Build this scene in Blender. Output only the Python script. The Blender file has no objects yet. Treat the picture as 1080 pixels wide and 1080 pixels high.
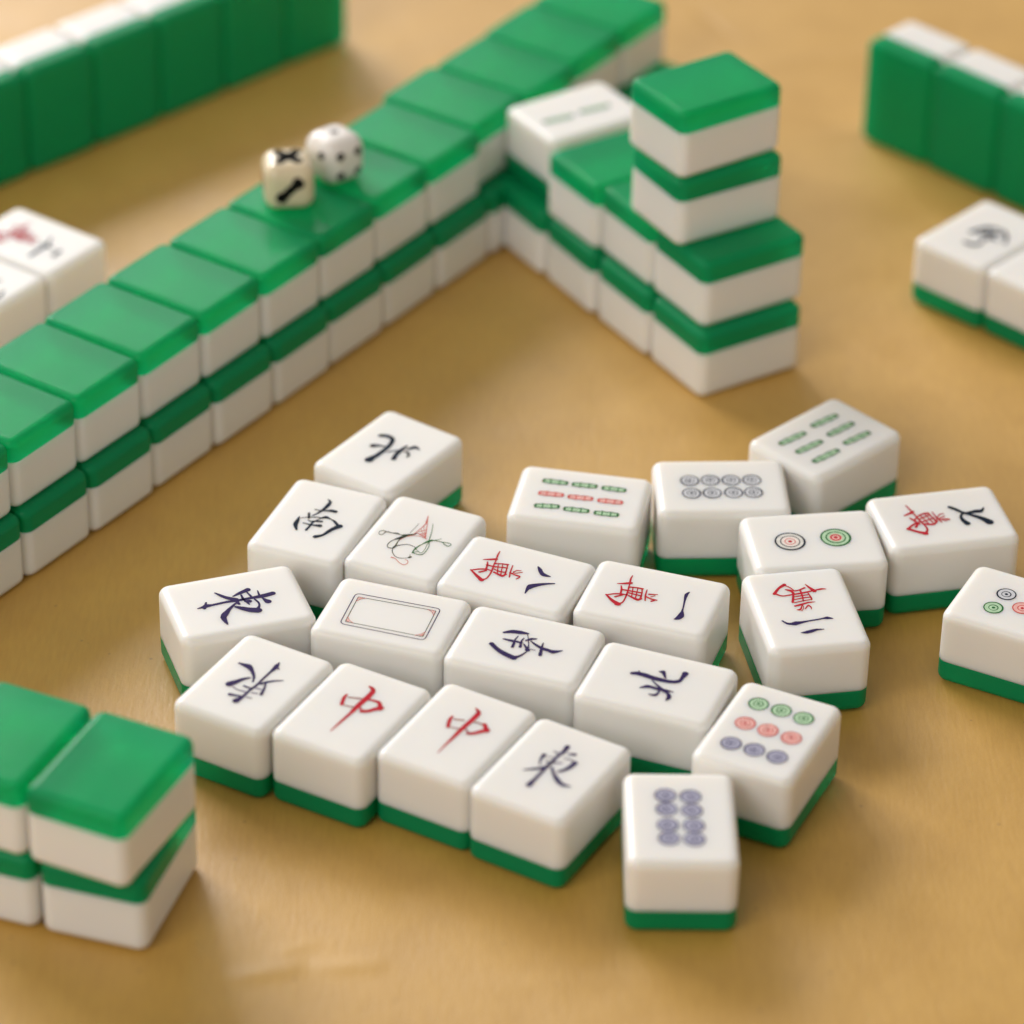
import bpy, bmesh, math, random
from mathutils import Matrix, Vector
random.seed(7)
R = math.radians
C = bpy.context.scene.collection
L, W, H = 0.030, 0.0224, 0.01779          # one tile in metres
RC, RV = 0.0025, 0.0018                   # corner radius in plan, fillet of top and bottom edges
HG = H * 0.31                             # thickness of the green back layer
# tile poses on the table: x, y in metres, turn in degrees
POSE = {
  'eastD': (0.00907, 0.63269, 60.28),
  'p8': (0.03498, 0.61761, 90.96),
  'p9': (0.05360, 0.64705, 65.03),
  'm6': (0.09610, 0.72760, 13.13),
  'northA': (-0.02839, 0.75030, 55.61),
  'eastA': (-0.05876, 0.68923, 19.28),
  'eastB': (-0.05310, 0.66027, 61.25),
  'tw4': (0.04419, 0.83245, 34.35),
  'tw3': (0.04520, 0.83132, 31.33),
  'end1': (0.05125, 0.82038, 32.53),
  'end2': (0.05125, 0.82369, 32.58),
  'bl2': (-0.07742, 0.60842, 65.94),
  'southA': (-0.04313, 0.72137, 69.79),
  'bird': (-0.02113, 0.71508, 67.00),
  'sou9': (0.01524, 0.73270, -10.07),
  'p8b': (0.04707, 0.73854, 3.16),
  'wan8': (0.00131, 0.70185, -22.47),
  'wan1': (0.03066, 0.69417, -17.58),
  'southC': (0.00332, 0.67562, -18.34),
  'northB': (0.03099, 0.66307, -20.09),
  'frame': (-0.02543, 0.68545, -17.07),
  'chun1': (-0.03221, 0.65092, 61.87),
  'chun2': (-0.01028, 0.64424, 61.10),
  'sou6': (0.07178, 0.75991, 44.22),
  'p2': (0.06678, 0.71769, 8.22),
  'wan2': (0.06370, 0.69116, 100.47),
  'pinR': (0.11099, 0.69353, -26.53),
  'rightA': (0.11700, 0.85620, 47.50),
  'bl1': (-0.07666, 0.61027, 73.42),
  'leftman': (-0.11990, 0.84290, -35.00),
  'leftman2': (-0.13290, 0.82430, -35.00),
  'faceup': (0.01450, 0.88360, 34.00),
}
# brush strokes of each tile face, millimetres from the tile centre: left and right side of the stroke
STROKES = {
  'northA': [["n",[[3.47,4.91,4.23,5.46],[3.66,4.61,4.43,5.17],[3.82,4.37,4.61,4.93],[3.98,4.1,4.79,4.64],[4.08,3.83,4.92,4.32],[4.12,3.52,5.01,3.98],[4.13,3.17,5.06,3.6],[4.11,2.83,5.07,3.22],[4.05,2.54,5.03,2.87],[3.95,2.33,4.98,2.56],[3.87,2.22,4.85,2.21],[3.84,2.23,4.53,1.78],[3.77,2.21,4.06,1.39],[3.52,2.06,3.52,1.13],[3.1,1.88,2.94,0.92],[2.59,1.69,2.32,0.74],[2.05,1.54,1.69,0.61],[1.46,1.43,1.02,0.5],[0.81,1.35,0.33,0.44],[0.12,1.29,-0.38,0.39],[-0.58,1.25,-1.1,0.37],[-1.31,1.25,-1.87,0.35],[-2.07,1.27,-2.67,0.36],[-2.81,1.31,-3.43,0.38],[-3.46,1.36,-4.11,0.41],[-3.97,1.47,-4.73,0.42],[-4.42,1.59,-5.29,0.44],[-4.79,1.71,-5.75,0.45],[-5.41,1.86,-6.44,0.51]]],["n",[[-1.13,3.69,-0.24,4.4],[-0.81,3.43,-0.02,4.06],[-0.56,3.26,0.14,3.8],[-0.29,3.04,0.31,3.49],[-0.06,2.8,0.45,3.15],[0.12,2.49,0.57,2.77],[0.3,2.11,0.67,2.34],[0.45,1.76,0.75,1.94],[0.58,1.48,0.8,1.61]]],["n",[[-1.12,-0.25,-1.01,-0.15],[-0.89,-0.4,-0.77,-0.27],[-0.59,-0.58,-0.45,-0.44],[-0.26,-0.79,-0.1,-0.63],[0.02,-1.0,0.22,-0.83],[0.27,-1.23,0.49,-1.04],[0.5,-1.48,0.76,-1.27],[0.71,-1.73,1.0,-1.5],[0.88,-1.94,1.2,-1.68],[1.02,-2.08,1.34,-1.83],[1.12,-2.2,1.45,-1.95],[1.19,-2.29,1.52,-2.04],[1.29,-2.4,1.62,-2.15]]],["n",[[-2.37,-3.55,-2.18,-2.58],[-1.72,-3.31,-1.55,-2.38],[-1.35,-3.16,-1.16,-2.27],[-0.93,-3.02,-0.67,-2.14],[-0.51,-2.9,-0.16,-2.04],[-0.04,-2.82,0.37,-1.98],[0.49,-2.76,0.93,-1.94],[1.04,-2.71,1.49,-1.92],[1.56,-2.68,2.02,-1.92],[2.09,-2.63,2.52,-1.96],[2.64,-2.6,3.02,-2.03],[3.12,-2.58,3.44,-2.1],[3.58,-2.55,3.84,-2.17]]],["n",[[2.65,-3.37,2.89,-3.12],[2.89,-3.54,3.22,-3.18],[3.17,-3.72,3.6,-3.26],[3.47,-3.91,4.01,-3.37],[3.69,-4.1,4.35,-3.47],[3.9,-4.22,4.57,-3.61],[4.07,-4.33,4.76,-3.75],[4.19,-4.45,4.92,-3.94],[4.24,-4.57,5.01,-4.2],[4.29,-4.77,4.91,-4.57],[4.27,-5.08,4.72,-4.97],[4.22,-5.39,4.53,-5.32],[4.19,-5.65,4.36,-5.61]]],["n",[[1.5,-3.45,1.81,-3.29],[1.49,-3.69,1.87,-3.5],[1.49,-3.93,1.94,-3.72],[1.46,-4.18,1.98,-3.98],[1.4,-4.34,1.93,-4.26],[1.32,-4.43,1.73,-4.56],[1.18,-4.55,1.46,-4.82],[1.01,-4.66,1.17,-5.04],[0.89,-4.72,0.86,-5.21],[0.77,-4.79,0.56,-5.25],[0.56,-4.84,0.32,-5.22],[0.34,-4.87,0.15,-5.16],[0.12,-4.91,-0.01,-5.1]]]],
  'southA': [["n",[[8.13,0.9,8.33,0.88],[7.89,0.71,8.24,0.67],[7.66,0.5,8.14,0.43],[7.43,0.34,7.94,0.13],[7.32,0.33,7.54,-0.18],[7.26,0.33,7.05,-0.31],[7.04,0.33,6.64,-0.35],[6.74,0.35,6.25,-0.34],[6.37,0.38,5.85,-0.32],[5.95,0.4,5.44,-0.26],[5.49,0.43,4.98,-0.19],[5.01,0.48,4.5,-0.09],[4.52,0.55,4.02,0.03],[4.0,0.65,3.54,0.19],[3.46,0.77,3.04,0.38],[2.92,0.91,2.55,0.58],[2.44,1.05,2.12,0.79],[2.0,1.22,1.73,1.01],[1.58,1.42,1.36,1.25],[1.23,1.59,1.06,1.47],[0.94,1.72,0.83,1.64]]],["n",[[3.38,2.04,3.57,2.09],[3.37,1.79,3.57,1.85],[3.36,1.49,3.57,1.55],[3.36,1.15,3.58,1.22],[3.39,0.81,3.62,0.89],[3.45,0.48,3.71,0.58],[3.55,0.13,3.82,0.24],[3.65,-0.21,3.95,-0.09],[3.75,-0.53,4.07,-0.39],[3.82,-0.83,4.23,-0.65],[3.88,-1.11,4.4,-0.88],[3.94,-1.37,4.56,-1.1],[3.96,-1.61,4.7,-1.33],[3.99,-1.84,4.74,-1.6],[3.99,-2.08,4.76,-1.86],[3.98,-2.3,4.76,-2.08],[3.97,-2.6,4.76,-2.38]]],["n",[[1.56,2.88,1.68,2.55],[0.94,2.64,1.06,2.28],[0.34,2.4,0.47,2.03],[-0.31,2.14,-0.17,1.76]]],["n",[[-0.6,4.22,-0.67,3.97],[-0.93,4.21,-1.03,3.85],[-1.26,4.2,-1.39,3.74],[-1.63,4.19,-1.81,3.62],[-1.96,4.2,-2.25,3.51],[-2.26,4.21,-2.68,3.45],[-2.62,4.24,-3.07,3.41],[-3.09,4.24,-3.37,3.37],[-3.7,4.12,-3.56,3.3],[-4.28,3.79,-3.88,3.21],[-4.79,3.43,-4.37,3.01],[-5.2,3.1,-4.85,2.78],[-5.61,2.77,-5.36,2.54]]],["n",[[-0.88,3.59,-0.77,3.64],[-0.7,3.3,-0.59,3.35],[-0.47,2.91,-0.35,2.97],[-0.21,2.46,-0.08,2.52],[0.02,2.03,0.16,2.09],[0.22,1.58,0.38,1.65],[0.42,1.09,0.6,1.17],[0.58,0.63,0.79,0.72],[0.7,0.25,0.93,0.33],[0.72,-0.03,0.98,0.05],[0.69,-0.24,0.96,-0.17],[0.64,-0.43,0.95,-0.35],[0.67,-0.66,0.99,-0.52],[0.78,-0.92,1.19,-0.68],[0.95,-1.16,1.47,-0.85],[1.09,-1.39,1.75,-1.05],[1.12,-1.62,1.95,-1.33],[1.19,-1.85,1.86,-1.71],[1.18,-2.17,1.68,-2.09],[1.13,-2.5,1.47,-2.47],[1.07,-2.83,1.25,-2.81],[0.9,-3.12,1.2,-3.09],[0.72,-3.39,1.14,-3.37],[0.53,-3.65,1.04,-3.66],[0.28,-3.93,0.87,-3.99],[-0.05,-4.28,0.55,-4.39],[-0.46,-4.69,0.16,-4.84],[-0.87,-5.07,-0.21,-5.24],[-1.33,-5.52,-0.63,-5.69]]],["n",[[-0.17,-5.32,-1.14,-5.98],[-0.58,-5.06,-1.5,-5.69],[-0.9,-4.87,-1.77,-5.47],[-1.26,-4.66,-2.06,-5.24],[-1.63,-4.48,-2.36,-5.03],[-1.98,-4.31,-2.67,-4.88],[-2.33,-4.17,-3.0,-4.75],[-2.69,-4.03,-3.36,-4.62],[-3.09,-3.88,-3.74,-4.47],[-3.57,-3.76,-4.15,-4.3],[-4.1,-3.63,-4.62,-4.12],[-4.59,-3.49,-5.09,-3.91],[-5.02,-3.32,-5.51,-3.67],[-5.34,-3.04,-5.91,-3.39],[-5.62,-2.7,-6.26,-3.07],[-5.85,-2.38,-6.55,-2.77],[-6.11,-2.03,-6.86,-2.45]]],["n",[[-0.2,-1.13,-0.65,-1.31],[-0.31,-0.81,-0.74,-0.98],[-0.42,-0.47,-0.83,-0.63],[-0.55,-0.09,-0.94,-0.25],[-0.68,0.24,-1.04,0.09],[-0.81,0.53,-1.14,0.38],[-0.95,0.79,-1.26,0.65],[-1.07,1.02,-1.36,0.9],[-1.13,1.22,-1.41,1.13],[-1.12,1.38,-1.36,1.34],[-1.05,1.52,-1.25,1.53],[-0.96,1.64,-1.13,1.66],[-0.87,1.78,-1.03,1.79]]],["n",[[-2.56,2.3,-2.37,2.35],[-2.59,2.01,-2.37,2.07],[-2.64,1.64,-2.38,1.71],[-2.68,1.24,-2.39,1.32],[-2.7,0.88,-2.38,0.97],[-2.69,0.57,-2.36,0.68],[-2.67,0.29,-2.33,0.41],[-2.64,0.02,-2.28,0.14],[-2.6,-0.27,-2.23,-0.14],[-2.59,-0.62,-2.13,-0.45],[-2.57,-0.99,-2.0,-0.79],[-2.56,-1.33,-1.89,-1.09],[-2.54,-1.71,-1.76,-1.43]]],["n",[[1.96,-1.3,1.84,-1.38],[1.62,-1.09,1.5,-1.18],[1.17,-0.81,1.04,-0.91],[0.67,-0.51,0.53,-0.61],[0.2,-0.24,0.05,-0.35],[-0.2,0.01,-0.4,-0.15],[-0.59,0.25,-0.84,0.05],[-0.98,0.47,-1.27,0.22],[-1.36,0.63,-1.66,0.33],[-1.73,0.7,-1.98,0.37],[-2.08,0.7,-2.26,0.35],[-2.39,0.69,-2.58,0.32],[-2.72,0.69,-2.96,0.31],[-3.15,0.72,-3.43,0.33],[-3.66,0.76,-3.95,0.37],[-4.13,0.8,-4.42,0.4],[-4.61,0.84,-4.9,0.43]]]],
  'bird': [["k",[[-0.61,6.76,-0.87,6.71],[-0.56,6.96,-0.8,6.92],[-0.5,7.19,-0.73,7.14],[-0.46,7.44,-0.68,7.38],[-0.5,7.66,-0.7,7.57],[-0.64,7.86,-0.82,7.75],[-0.85,8.05,-1.02,7.93],[-1.09,8.2,-1.25,8.07],[-1.34,8.28,-1.45,8.14],[-1.61,8.25,-1.63,8.12],[-1.9,8.14,-1.84,8.04],[-2.15,7.99,-2.03,7.92],[-2.33,7.81,-2.15,7.81],[-2.4,7.62,-2.19,7.67],[-2.4,7.42,-2.19,7.49],[-2.32,7.22,-2.13,7.32],[-2.16,7.05,-2.0,7.18],[-1.87,6.94,-1.72,7.11],[-1.48,6.89,-1.32,7.08],[-1.11,6.82,-0.9,7.03],[-0.88,6.69,-0.57,6.88],[-0.78,6.47,-0.46,6.59],[-0.76,6.15,-0.47,6.23],[-0.77,5.79,-0.51,5.86],[-0.75,5.44,-0.51,5.52],[-0.7,5.11,-0.4,5.23],[-0.64,4.78,-0.26,4.93],[-0.58,4.47,-0.13,4.65],[-0.57,4.2,-0.05,4.37],[-0.55,4.0,-0.12,4.08],[-0.57,3.8,-0.25,3.84],[-0.61,3.6,-0.37,3.64],[-0.59,3.39,-0.45,3.44],[-0.62,3.18,-0.38,3.27],[-0.6,2.97,-0.28,3.11],[-0.57,2.76,-0.15,2.95],[-0.53,2.55,-0.02,2.79],[-0.42,2.34,0.08,2.59],[-0.3,2.13,0.2,2.39],[-0.16,1.92,0.33,2.18],[-0.03,1.71,0.47,1.96],[0.12,1.5,0.59,1.73],[0.27,1.27,0.71,1.5],[0.44,1.05,0.85,1.27],[0.62,0.85,0.99,1.07],[0.85,0.67,1.16,0.87],[1.11,0.52,1.36,0.69],[1.35,0.39,1.55,0.53],[1.55,0.29,1.7,0.4]]],["k",[[1.01,1.81,1.07,1.89],[1.51,1.77,1.58,1.86],[2.19,1.71,2.26,1.8],[2.92,1.65,2.99,1.75],[3.54,1.61,3.61,1.71],[4.04,1.59,4.11,1.69],[4.49,1.58,4.55,1.68],[4.86,1.58,4.92,1.67],[5.16,1.58,5.21,1.66]]],["r",[[0.92,0.81,1.03,0.93],[1.41,0.72,1.52,0.85],[2.05,0.6,2.17,0.74],[2.75,0.47,2.88,0.63],[3.39,0.37,3.52,0.53],[3.93,0.29,4.07,0.45],[4.46,0.21,4.6,0.38],[4.96,0.15,5.09,0.33],[5.41,0.13,5.52,0.31],[5.77,0.12,5.87,0.34],[6.08,0.15,6.14,0.4],[6.38,0.21,6.42,0.48],[6.73,0.27,6.77,0.58],[7.24,0.42,7.26,0.69],[7.83,0.6,7.84,0.82],[8.38,0.77,8.39,0.96],[8.83,0.91,8.84,1.06]]],["r",[[7.17,0.52,7.23,0.36],[6.74,0.33,6.79,0.18],[6.24,0.11,6.29,-0.03],[5.66,-0.14,5.7,-0.27],[5.07,-0.38,5.09,-0.5],[4.42,-0.59,4.45,-0.75],[3.71,-0.83,3.74,-1.0],[3.01,-1.05,3.04,-1.26],[2.39,-1.26,2.44,-1.49],[1.84,-1.48,1.9,-1.69],[1.35,-1.69,1.41,-1.88],[0.94,-1.87,1.0,-2.05],[0.57,-2.03,0.62,-2.2]]],["r",[[1.67,0.45,1.84,0.47],[1.54,0.15,1.74,0.18],[1.38,-0.23,1.61,-0.2],[1.21,-0.64,1.46,-0.61],[1.05,-0.99,1.33,-0.96],[0.94,-1.28,1.2,-1.26],[0.83,-1.55,1.08,-1.53],[0.74,-1.78,0.97,-1.76],[0.65,-1.99,0.87,-1.97]]],["r",[[3.52,0.34,3.61,0.29],[2.84,-0.15,2.92,-0.2],[1.95,-0.8,2.03,-0.85],[1.26,-1.29,1.35,-1.34]]],["r",[[4.8,0.25,4.85,0.18],[3.69,-0.32,3.73,-0.39],[2.21,-1.07,2.26,-1.15],[1.11,-1.64,1.15,-1.72]]],["r",[[2.23,0.29,2.36,0.37],[2.61,-0.08,2.74,0.0],[3.12,-0.55,3.25,-0.47],[3.5,-0.91,3.63,-0.83]]],["r",[[1.53,-0.42,1.66,-0.34],[1.79,-0.75,1.93,-0.67],[2.13,-1.18,2.27,-1.1],[2.4,-1.51,2.53,-1.44]]],["k",[[0.72,1.47,0.52,1.33],[0.36,1.81,0.04,1.59],[-0.13,2.24,-0.57,1.93],[-0.66,2.7,-1.23,2.31],[-1.12,3.12,-1.82,2.64],[-1.6,3.39,-2.17,3.0],[-2.04,3.64,-2.48,3.34],[-2.48,3.87,-2.77,3.65],[-2.94,4.04,-3.09,3.92],[-3.37,4.23,-3.52,4.08],[-3.82,4.37,-3.97,4.21],[-4.27,4.47,-4.41,4.29],[-4.7,4.5,-4.81,4.32],[-5.12,4.47,-5.18,4.29],[-5.54,4.38,-5.53,4.21],[-5.91,4.22,-5.81,4.1],[-6.2,3.99,-5.97,3.97],[-6.31,3.68,-6.07,3.73],[-6.31,3.31,-6.08,3.39],[-6.24,2.96,-6.03,3.05],[-6.12,2.71,-5.93,2.81],[-6.0,2.55,-5.77,2.73],[-5.8,2.46,-5.6,2.74],[-5.54,2.43,-5.35,2.77],[-5.21,2.41,-5.01,2.82],[-4.72,2.48,-4.58,2.83],[-4.15,2.57,-4.04,2.87],[-3.56,2.67,-3.46,2.91],[-3.04,2.75,-2.95,2.93],[-2.59,2.75,-2.47,2.94],[-2.15,2.73,-2.02,2.93],[-1.77,2.71,-1.63,2.91],[-1.43,2.69,-1.29,2.9]]],["r",[[-3.07,2.8,-2.98,2.9],[-2.67,2.69,-2.57,2.8],[-2.13,2.56,-2.02,2.67],[-1.55,2.39,-1.43,2.5],[-1.07,2.18,-0.93,2.29],[-0.67,1.91,-0.53,2.01],[-0.32,1.6,-0.18,1.69],[-0.01,1.25,0.13,1.33],[0.24,0.88,0.38,0.95],[0.43,0.49,0.57,0.55],[0.57,0.06,0.71,0.12],[0.66,-0.38,0.8,-0.33],[0.69,-0.81,0.84,-0.77],[0.64,-1.28,0.79,-1.24],[0.52,-1.77,0.67,-1.74],[0.39,-2.21,0.53,-2.19],[0.29,-2.55,0.43,-2.53]]],["n",[[-5.53,2.74,-5.28,2.91],[-5.27,2.55,-5.04,2.72],[-4.97,2.34,-4.75,2.5],[-4.65,2.09,-4.43,2.23],[-4.35,1.81,-4.14,1.93],[-4.07,1.49,-3.87,1.6],[-3.78,1.13,-3.59,1.23],[-3.53,0.75,-3.35,0.84],[-3.37,0.37,-3.2,0.43],[-3.33,-0.04,-3.16,0.01],[-3.38,-0.48,-3.2,-0.44],[-3.47,-0.9,-3.29,-0.87],[-3.56,-1.23,-3.4,-1.21],[-3.72,-1.46,-3.49,-1.47],[-3.89,-1.6,-3.65,-1.68],[-4.06,-1.7,-3.79,-1.83],[-4.32,-1.88,-3.98,-2.03]]],["g",[[-5.89,-2.03,-5.79,-1.75],[-5.49,-1.99,-5.39,-1.7],[-5.1,-1.94,-4.97,-1.64],[-4.65,-1.91,-4.47,-1.6],[-4.2,-1.94,-3.94,-1.62],[-3.68,-2.01,-3.43,-1.74],[-3.11,-2.14,-2.88,-1.92],[-2.53,-2.3,-2.34,-2.12],[-1.98,-2.47,-1.83,-2.34],[-1.53,-2.72,-1.28,-2.5],[-1.11,-2.98,-0.73,-2.68],[-0.73,-3.25,-0.23,-2.88],[-0.44,-3.53,0.2,-3.08],[-0.12,-3.7,0.44,-3.35],[0.12,-3.86,0.59,-3.6],[0.32,-4.06,0.69,-3.89],[0.5,-4.35,0.76,-4.25],[0.59,-4.8,0.83,-4.72],[0.63,-5.34,0.85,-5.27],[0.66,-5.89,0.86,-5.83],[0.7,-6.36,0.88,-6.3],[0.77,-6.74,0.95,-6.67],[0.85,-7.06,1.03,-6.99],[0.91,-7.34,1.1,-7.27],[0.92,-7.59,1.13,-7.53],[0.89,-7.83,1.09,-7.79],[0.83,-8.04,1.02,-8.02],[0.74,-8.18,0.9,-8.21],[0.69,-8.22,0.68,-8.36],[0.54,-8.21,0.42,-8.36],[0.3,-8.13,0.14,-8.27],[0.07,-8.01,-0.12,-8.14],[-0.06,-7.86,-0.29,-7.97],[-0.07,-7.7,-0.32,-7.76],[-0.01,-7.49,-0.26,-7.52],[0.11,-7.25,-0.15,-7.27],[0.23,-7.03,-0.04,-7.03],[0.36,-6.8,0.12,-6.79],[0.53,-6.56,0.31,-6.54],[0.7,-6.34,0.49,-6.32],[0.85,-6.14,0.66,-6.11]]],["g",[[6.53,-1.17,6.55,-1.26],[5.96,-1.38,5.98,-1.48],[5.22,-1.65,5.24,-1.77],[4.37,-1.95,4.39,-2.08],[3.53,-2.23,3.54,-2.37],[2.66,-2.47,2.65,-2.62],[1.72,-2.7,1.7,-2.87],[0.8,-2.93,0.79,-3.1],[0.02,-3.16,0.04,-3.32],[-0.57,-3.4,-0.51,-3.54],[-1.01,-3.64,-0.92,-3.76],[-1.38,-3.85,-1.33,-3.97],[-1.8,-4.01,-1.8,-4.14],[-2.34,-4.13,-2.37,-4.27],[-2.92,-4.21,-2.98,-4.35],[-3.5,-4.26,-3.57,-4.4],[-4.01,-4.28,-4.1,-4.42],[-4.46,-4.27,-4.56,-4.42],[-4.85,-4.23,-4.98,-4.38],[-5.18,-4.15,-5.34,-4.3],[-5.44,-4.01,-5.64,-4.15],[-5.62,-3.8,-5.83,-3.9],[-5.73,-3.5,-5.94,-3.58],[-5.78,-3.18,-5.99,-3.25],[-5.81,-2.89,-6.01,-2.95],[-5.79,-2.62,-6.0,-2.66],[-5.72,-2.35,-5.93,-2.38],[-5.63,-2.11,-5.85,-2.14],[-5.56,-1.89,-5.78,-1.92]]],["g",[[-4.21,-1.89,-4.09,-1.9],[-4.51,-2.32,-4.39,-2.33],[-4.95,-2.91,-4.82,-2.91],[-5.23,-3.49,-5.09,-3.46],[-5.03,-3.87,-4.93,-3.78],[-4.08,-3.9,-4.03,-3.8],[-2.62,-3.73,-2.59,-3.63],[-1.14,-3.5,-1.11,-3.4],[-0.09,-3.35,-0.06,-3.25]]],["g",[[-5.81,-1.9,-5.68,-1.82],[-5.49,-2.23,-5.36,-2.15],[-5.08,-2.66,-4.95,-2.58],[-4.76,-3.0,-4.63,-2.92]]],["n",[[-5.5,2.97,-5.5,2.82],[-5.87,2.87,-5.87,2.71],[-6.3,2.74,-6.3,2.58],[-6.79,2.58,-6.75,2.43],[-7.22,2.38,-7.13,2.25],[-7.59,2.14,-7.46,2.05],[-7.93,1.87,-7.77,1.8],[-8.23,1.58,-8.05,1.53],[-8.48,1.28,-8.29,1.26],[-8.67,0.99,-8.48,0.99],[-8.82,0.7,-8.62,0.72],[-8.91,0.39,-8.72,0.43],[-8.94,0.08,-8.76,0.13],[-8.89,-0.26,-8.73,-0.19],[-8.77,-0.6,-8.62,-0.54],[-8.62,-0.94,-8.48,-0.88],[-8.47,-1.25,-8.33,-1.18],[-8.3,-1.53,-8.17,-1.46],[-8.11,-1.8,-7.97,-1.72],[-7.92,-2.02,-7.79,-1.95],[-7.78,-2.2,-7.65,-2.12]]],["k",[[-7.98,-2.2,-7.49,-1.87],[-7.83,-2.29,-7.37,-1.98],[-7.75,-2.33,-7.33,-2.04],[-7.62,-2.41,-7.22,-2.14]]],["k",[[-6.61,-1.67,-6.58,-1.75],[-6.95,-1.8,-6.91,-1.9],[-7.35,-1.97,-7.31,-2.08],[-7.72,-2.11,-7.67,-2.24]]],["r",[[-9.48,1.51,-9.19,1.6],[-9.46,1.31,-9.2,1.39],[-9.43,1.1,-9.2,1.17],[-9.43,0.86,-9.23,0.9],[-9.5,0.59,-9.34,0.6],[-9.7,0.28,-9.55,0.27],[-9.98,-0.08,-9.84,-0.1],[-10.28,-0.46,-10.13,-0.47],[-10.52,-0.83,-10.36,-0.83],[-10.69,-1.2,-10.53,-1.18],[-10.83,-1.56,-10.67,-1.54],[-10.92,-1.91,-10.75,-1.87],[-10.91,-2.19,-10.74,-2.12],[-10.77,-2.39,-10.62,-2.29],[-10.53,-2.54,-10.39,-2.42],[-10.26,-2.63,-10.13,-2.49],[-9.99,-2.67,-9.9,-2.53],[-9.73,-2.65,-9.69,-2.52],[-9.46,-2.57,-9.48,-2.46],[-9.21,-2.45,-9.28,-2.37],[-9.01,-2.31,-9.14,-2.27],[-8.9,-2.13,-9.06,-2.14],[-8.85,-1.92,-9.0,-1.96],[-8.83,-1.74,-8.98,-1.77],[-8.81,-1.58,-8.95,-1.62]]],["g",[[0.6,-4.3,0.73,-4.22],[0.99,-4.66,1.11,-4.58],[1.49,-5.13,1.6,-5.06],[1.88,-5.49,1.98,-5.42]]]],
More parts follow.
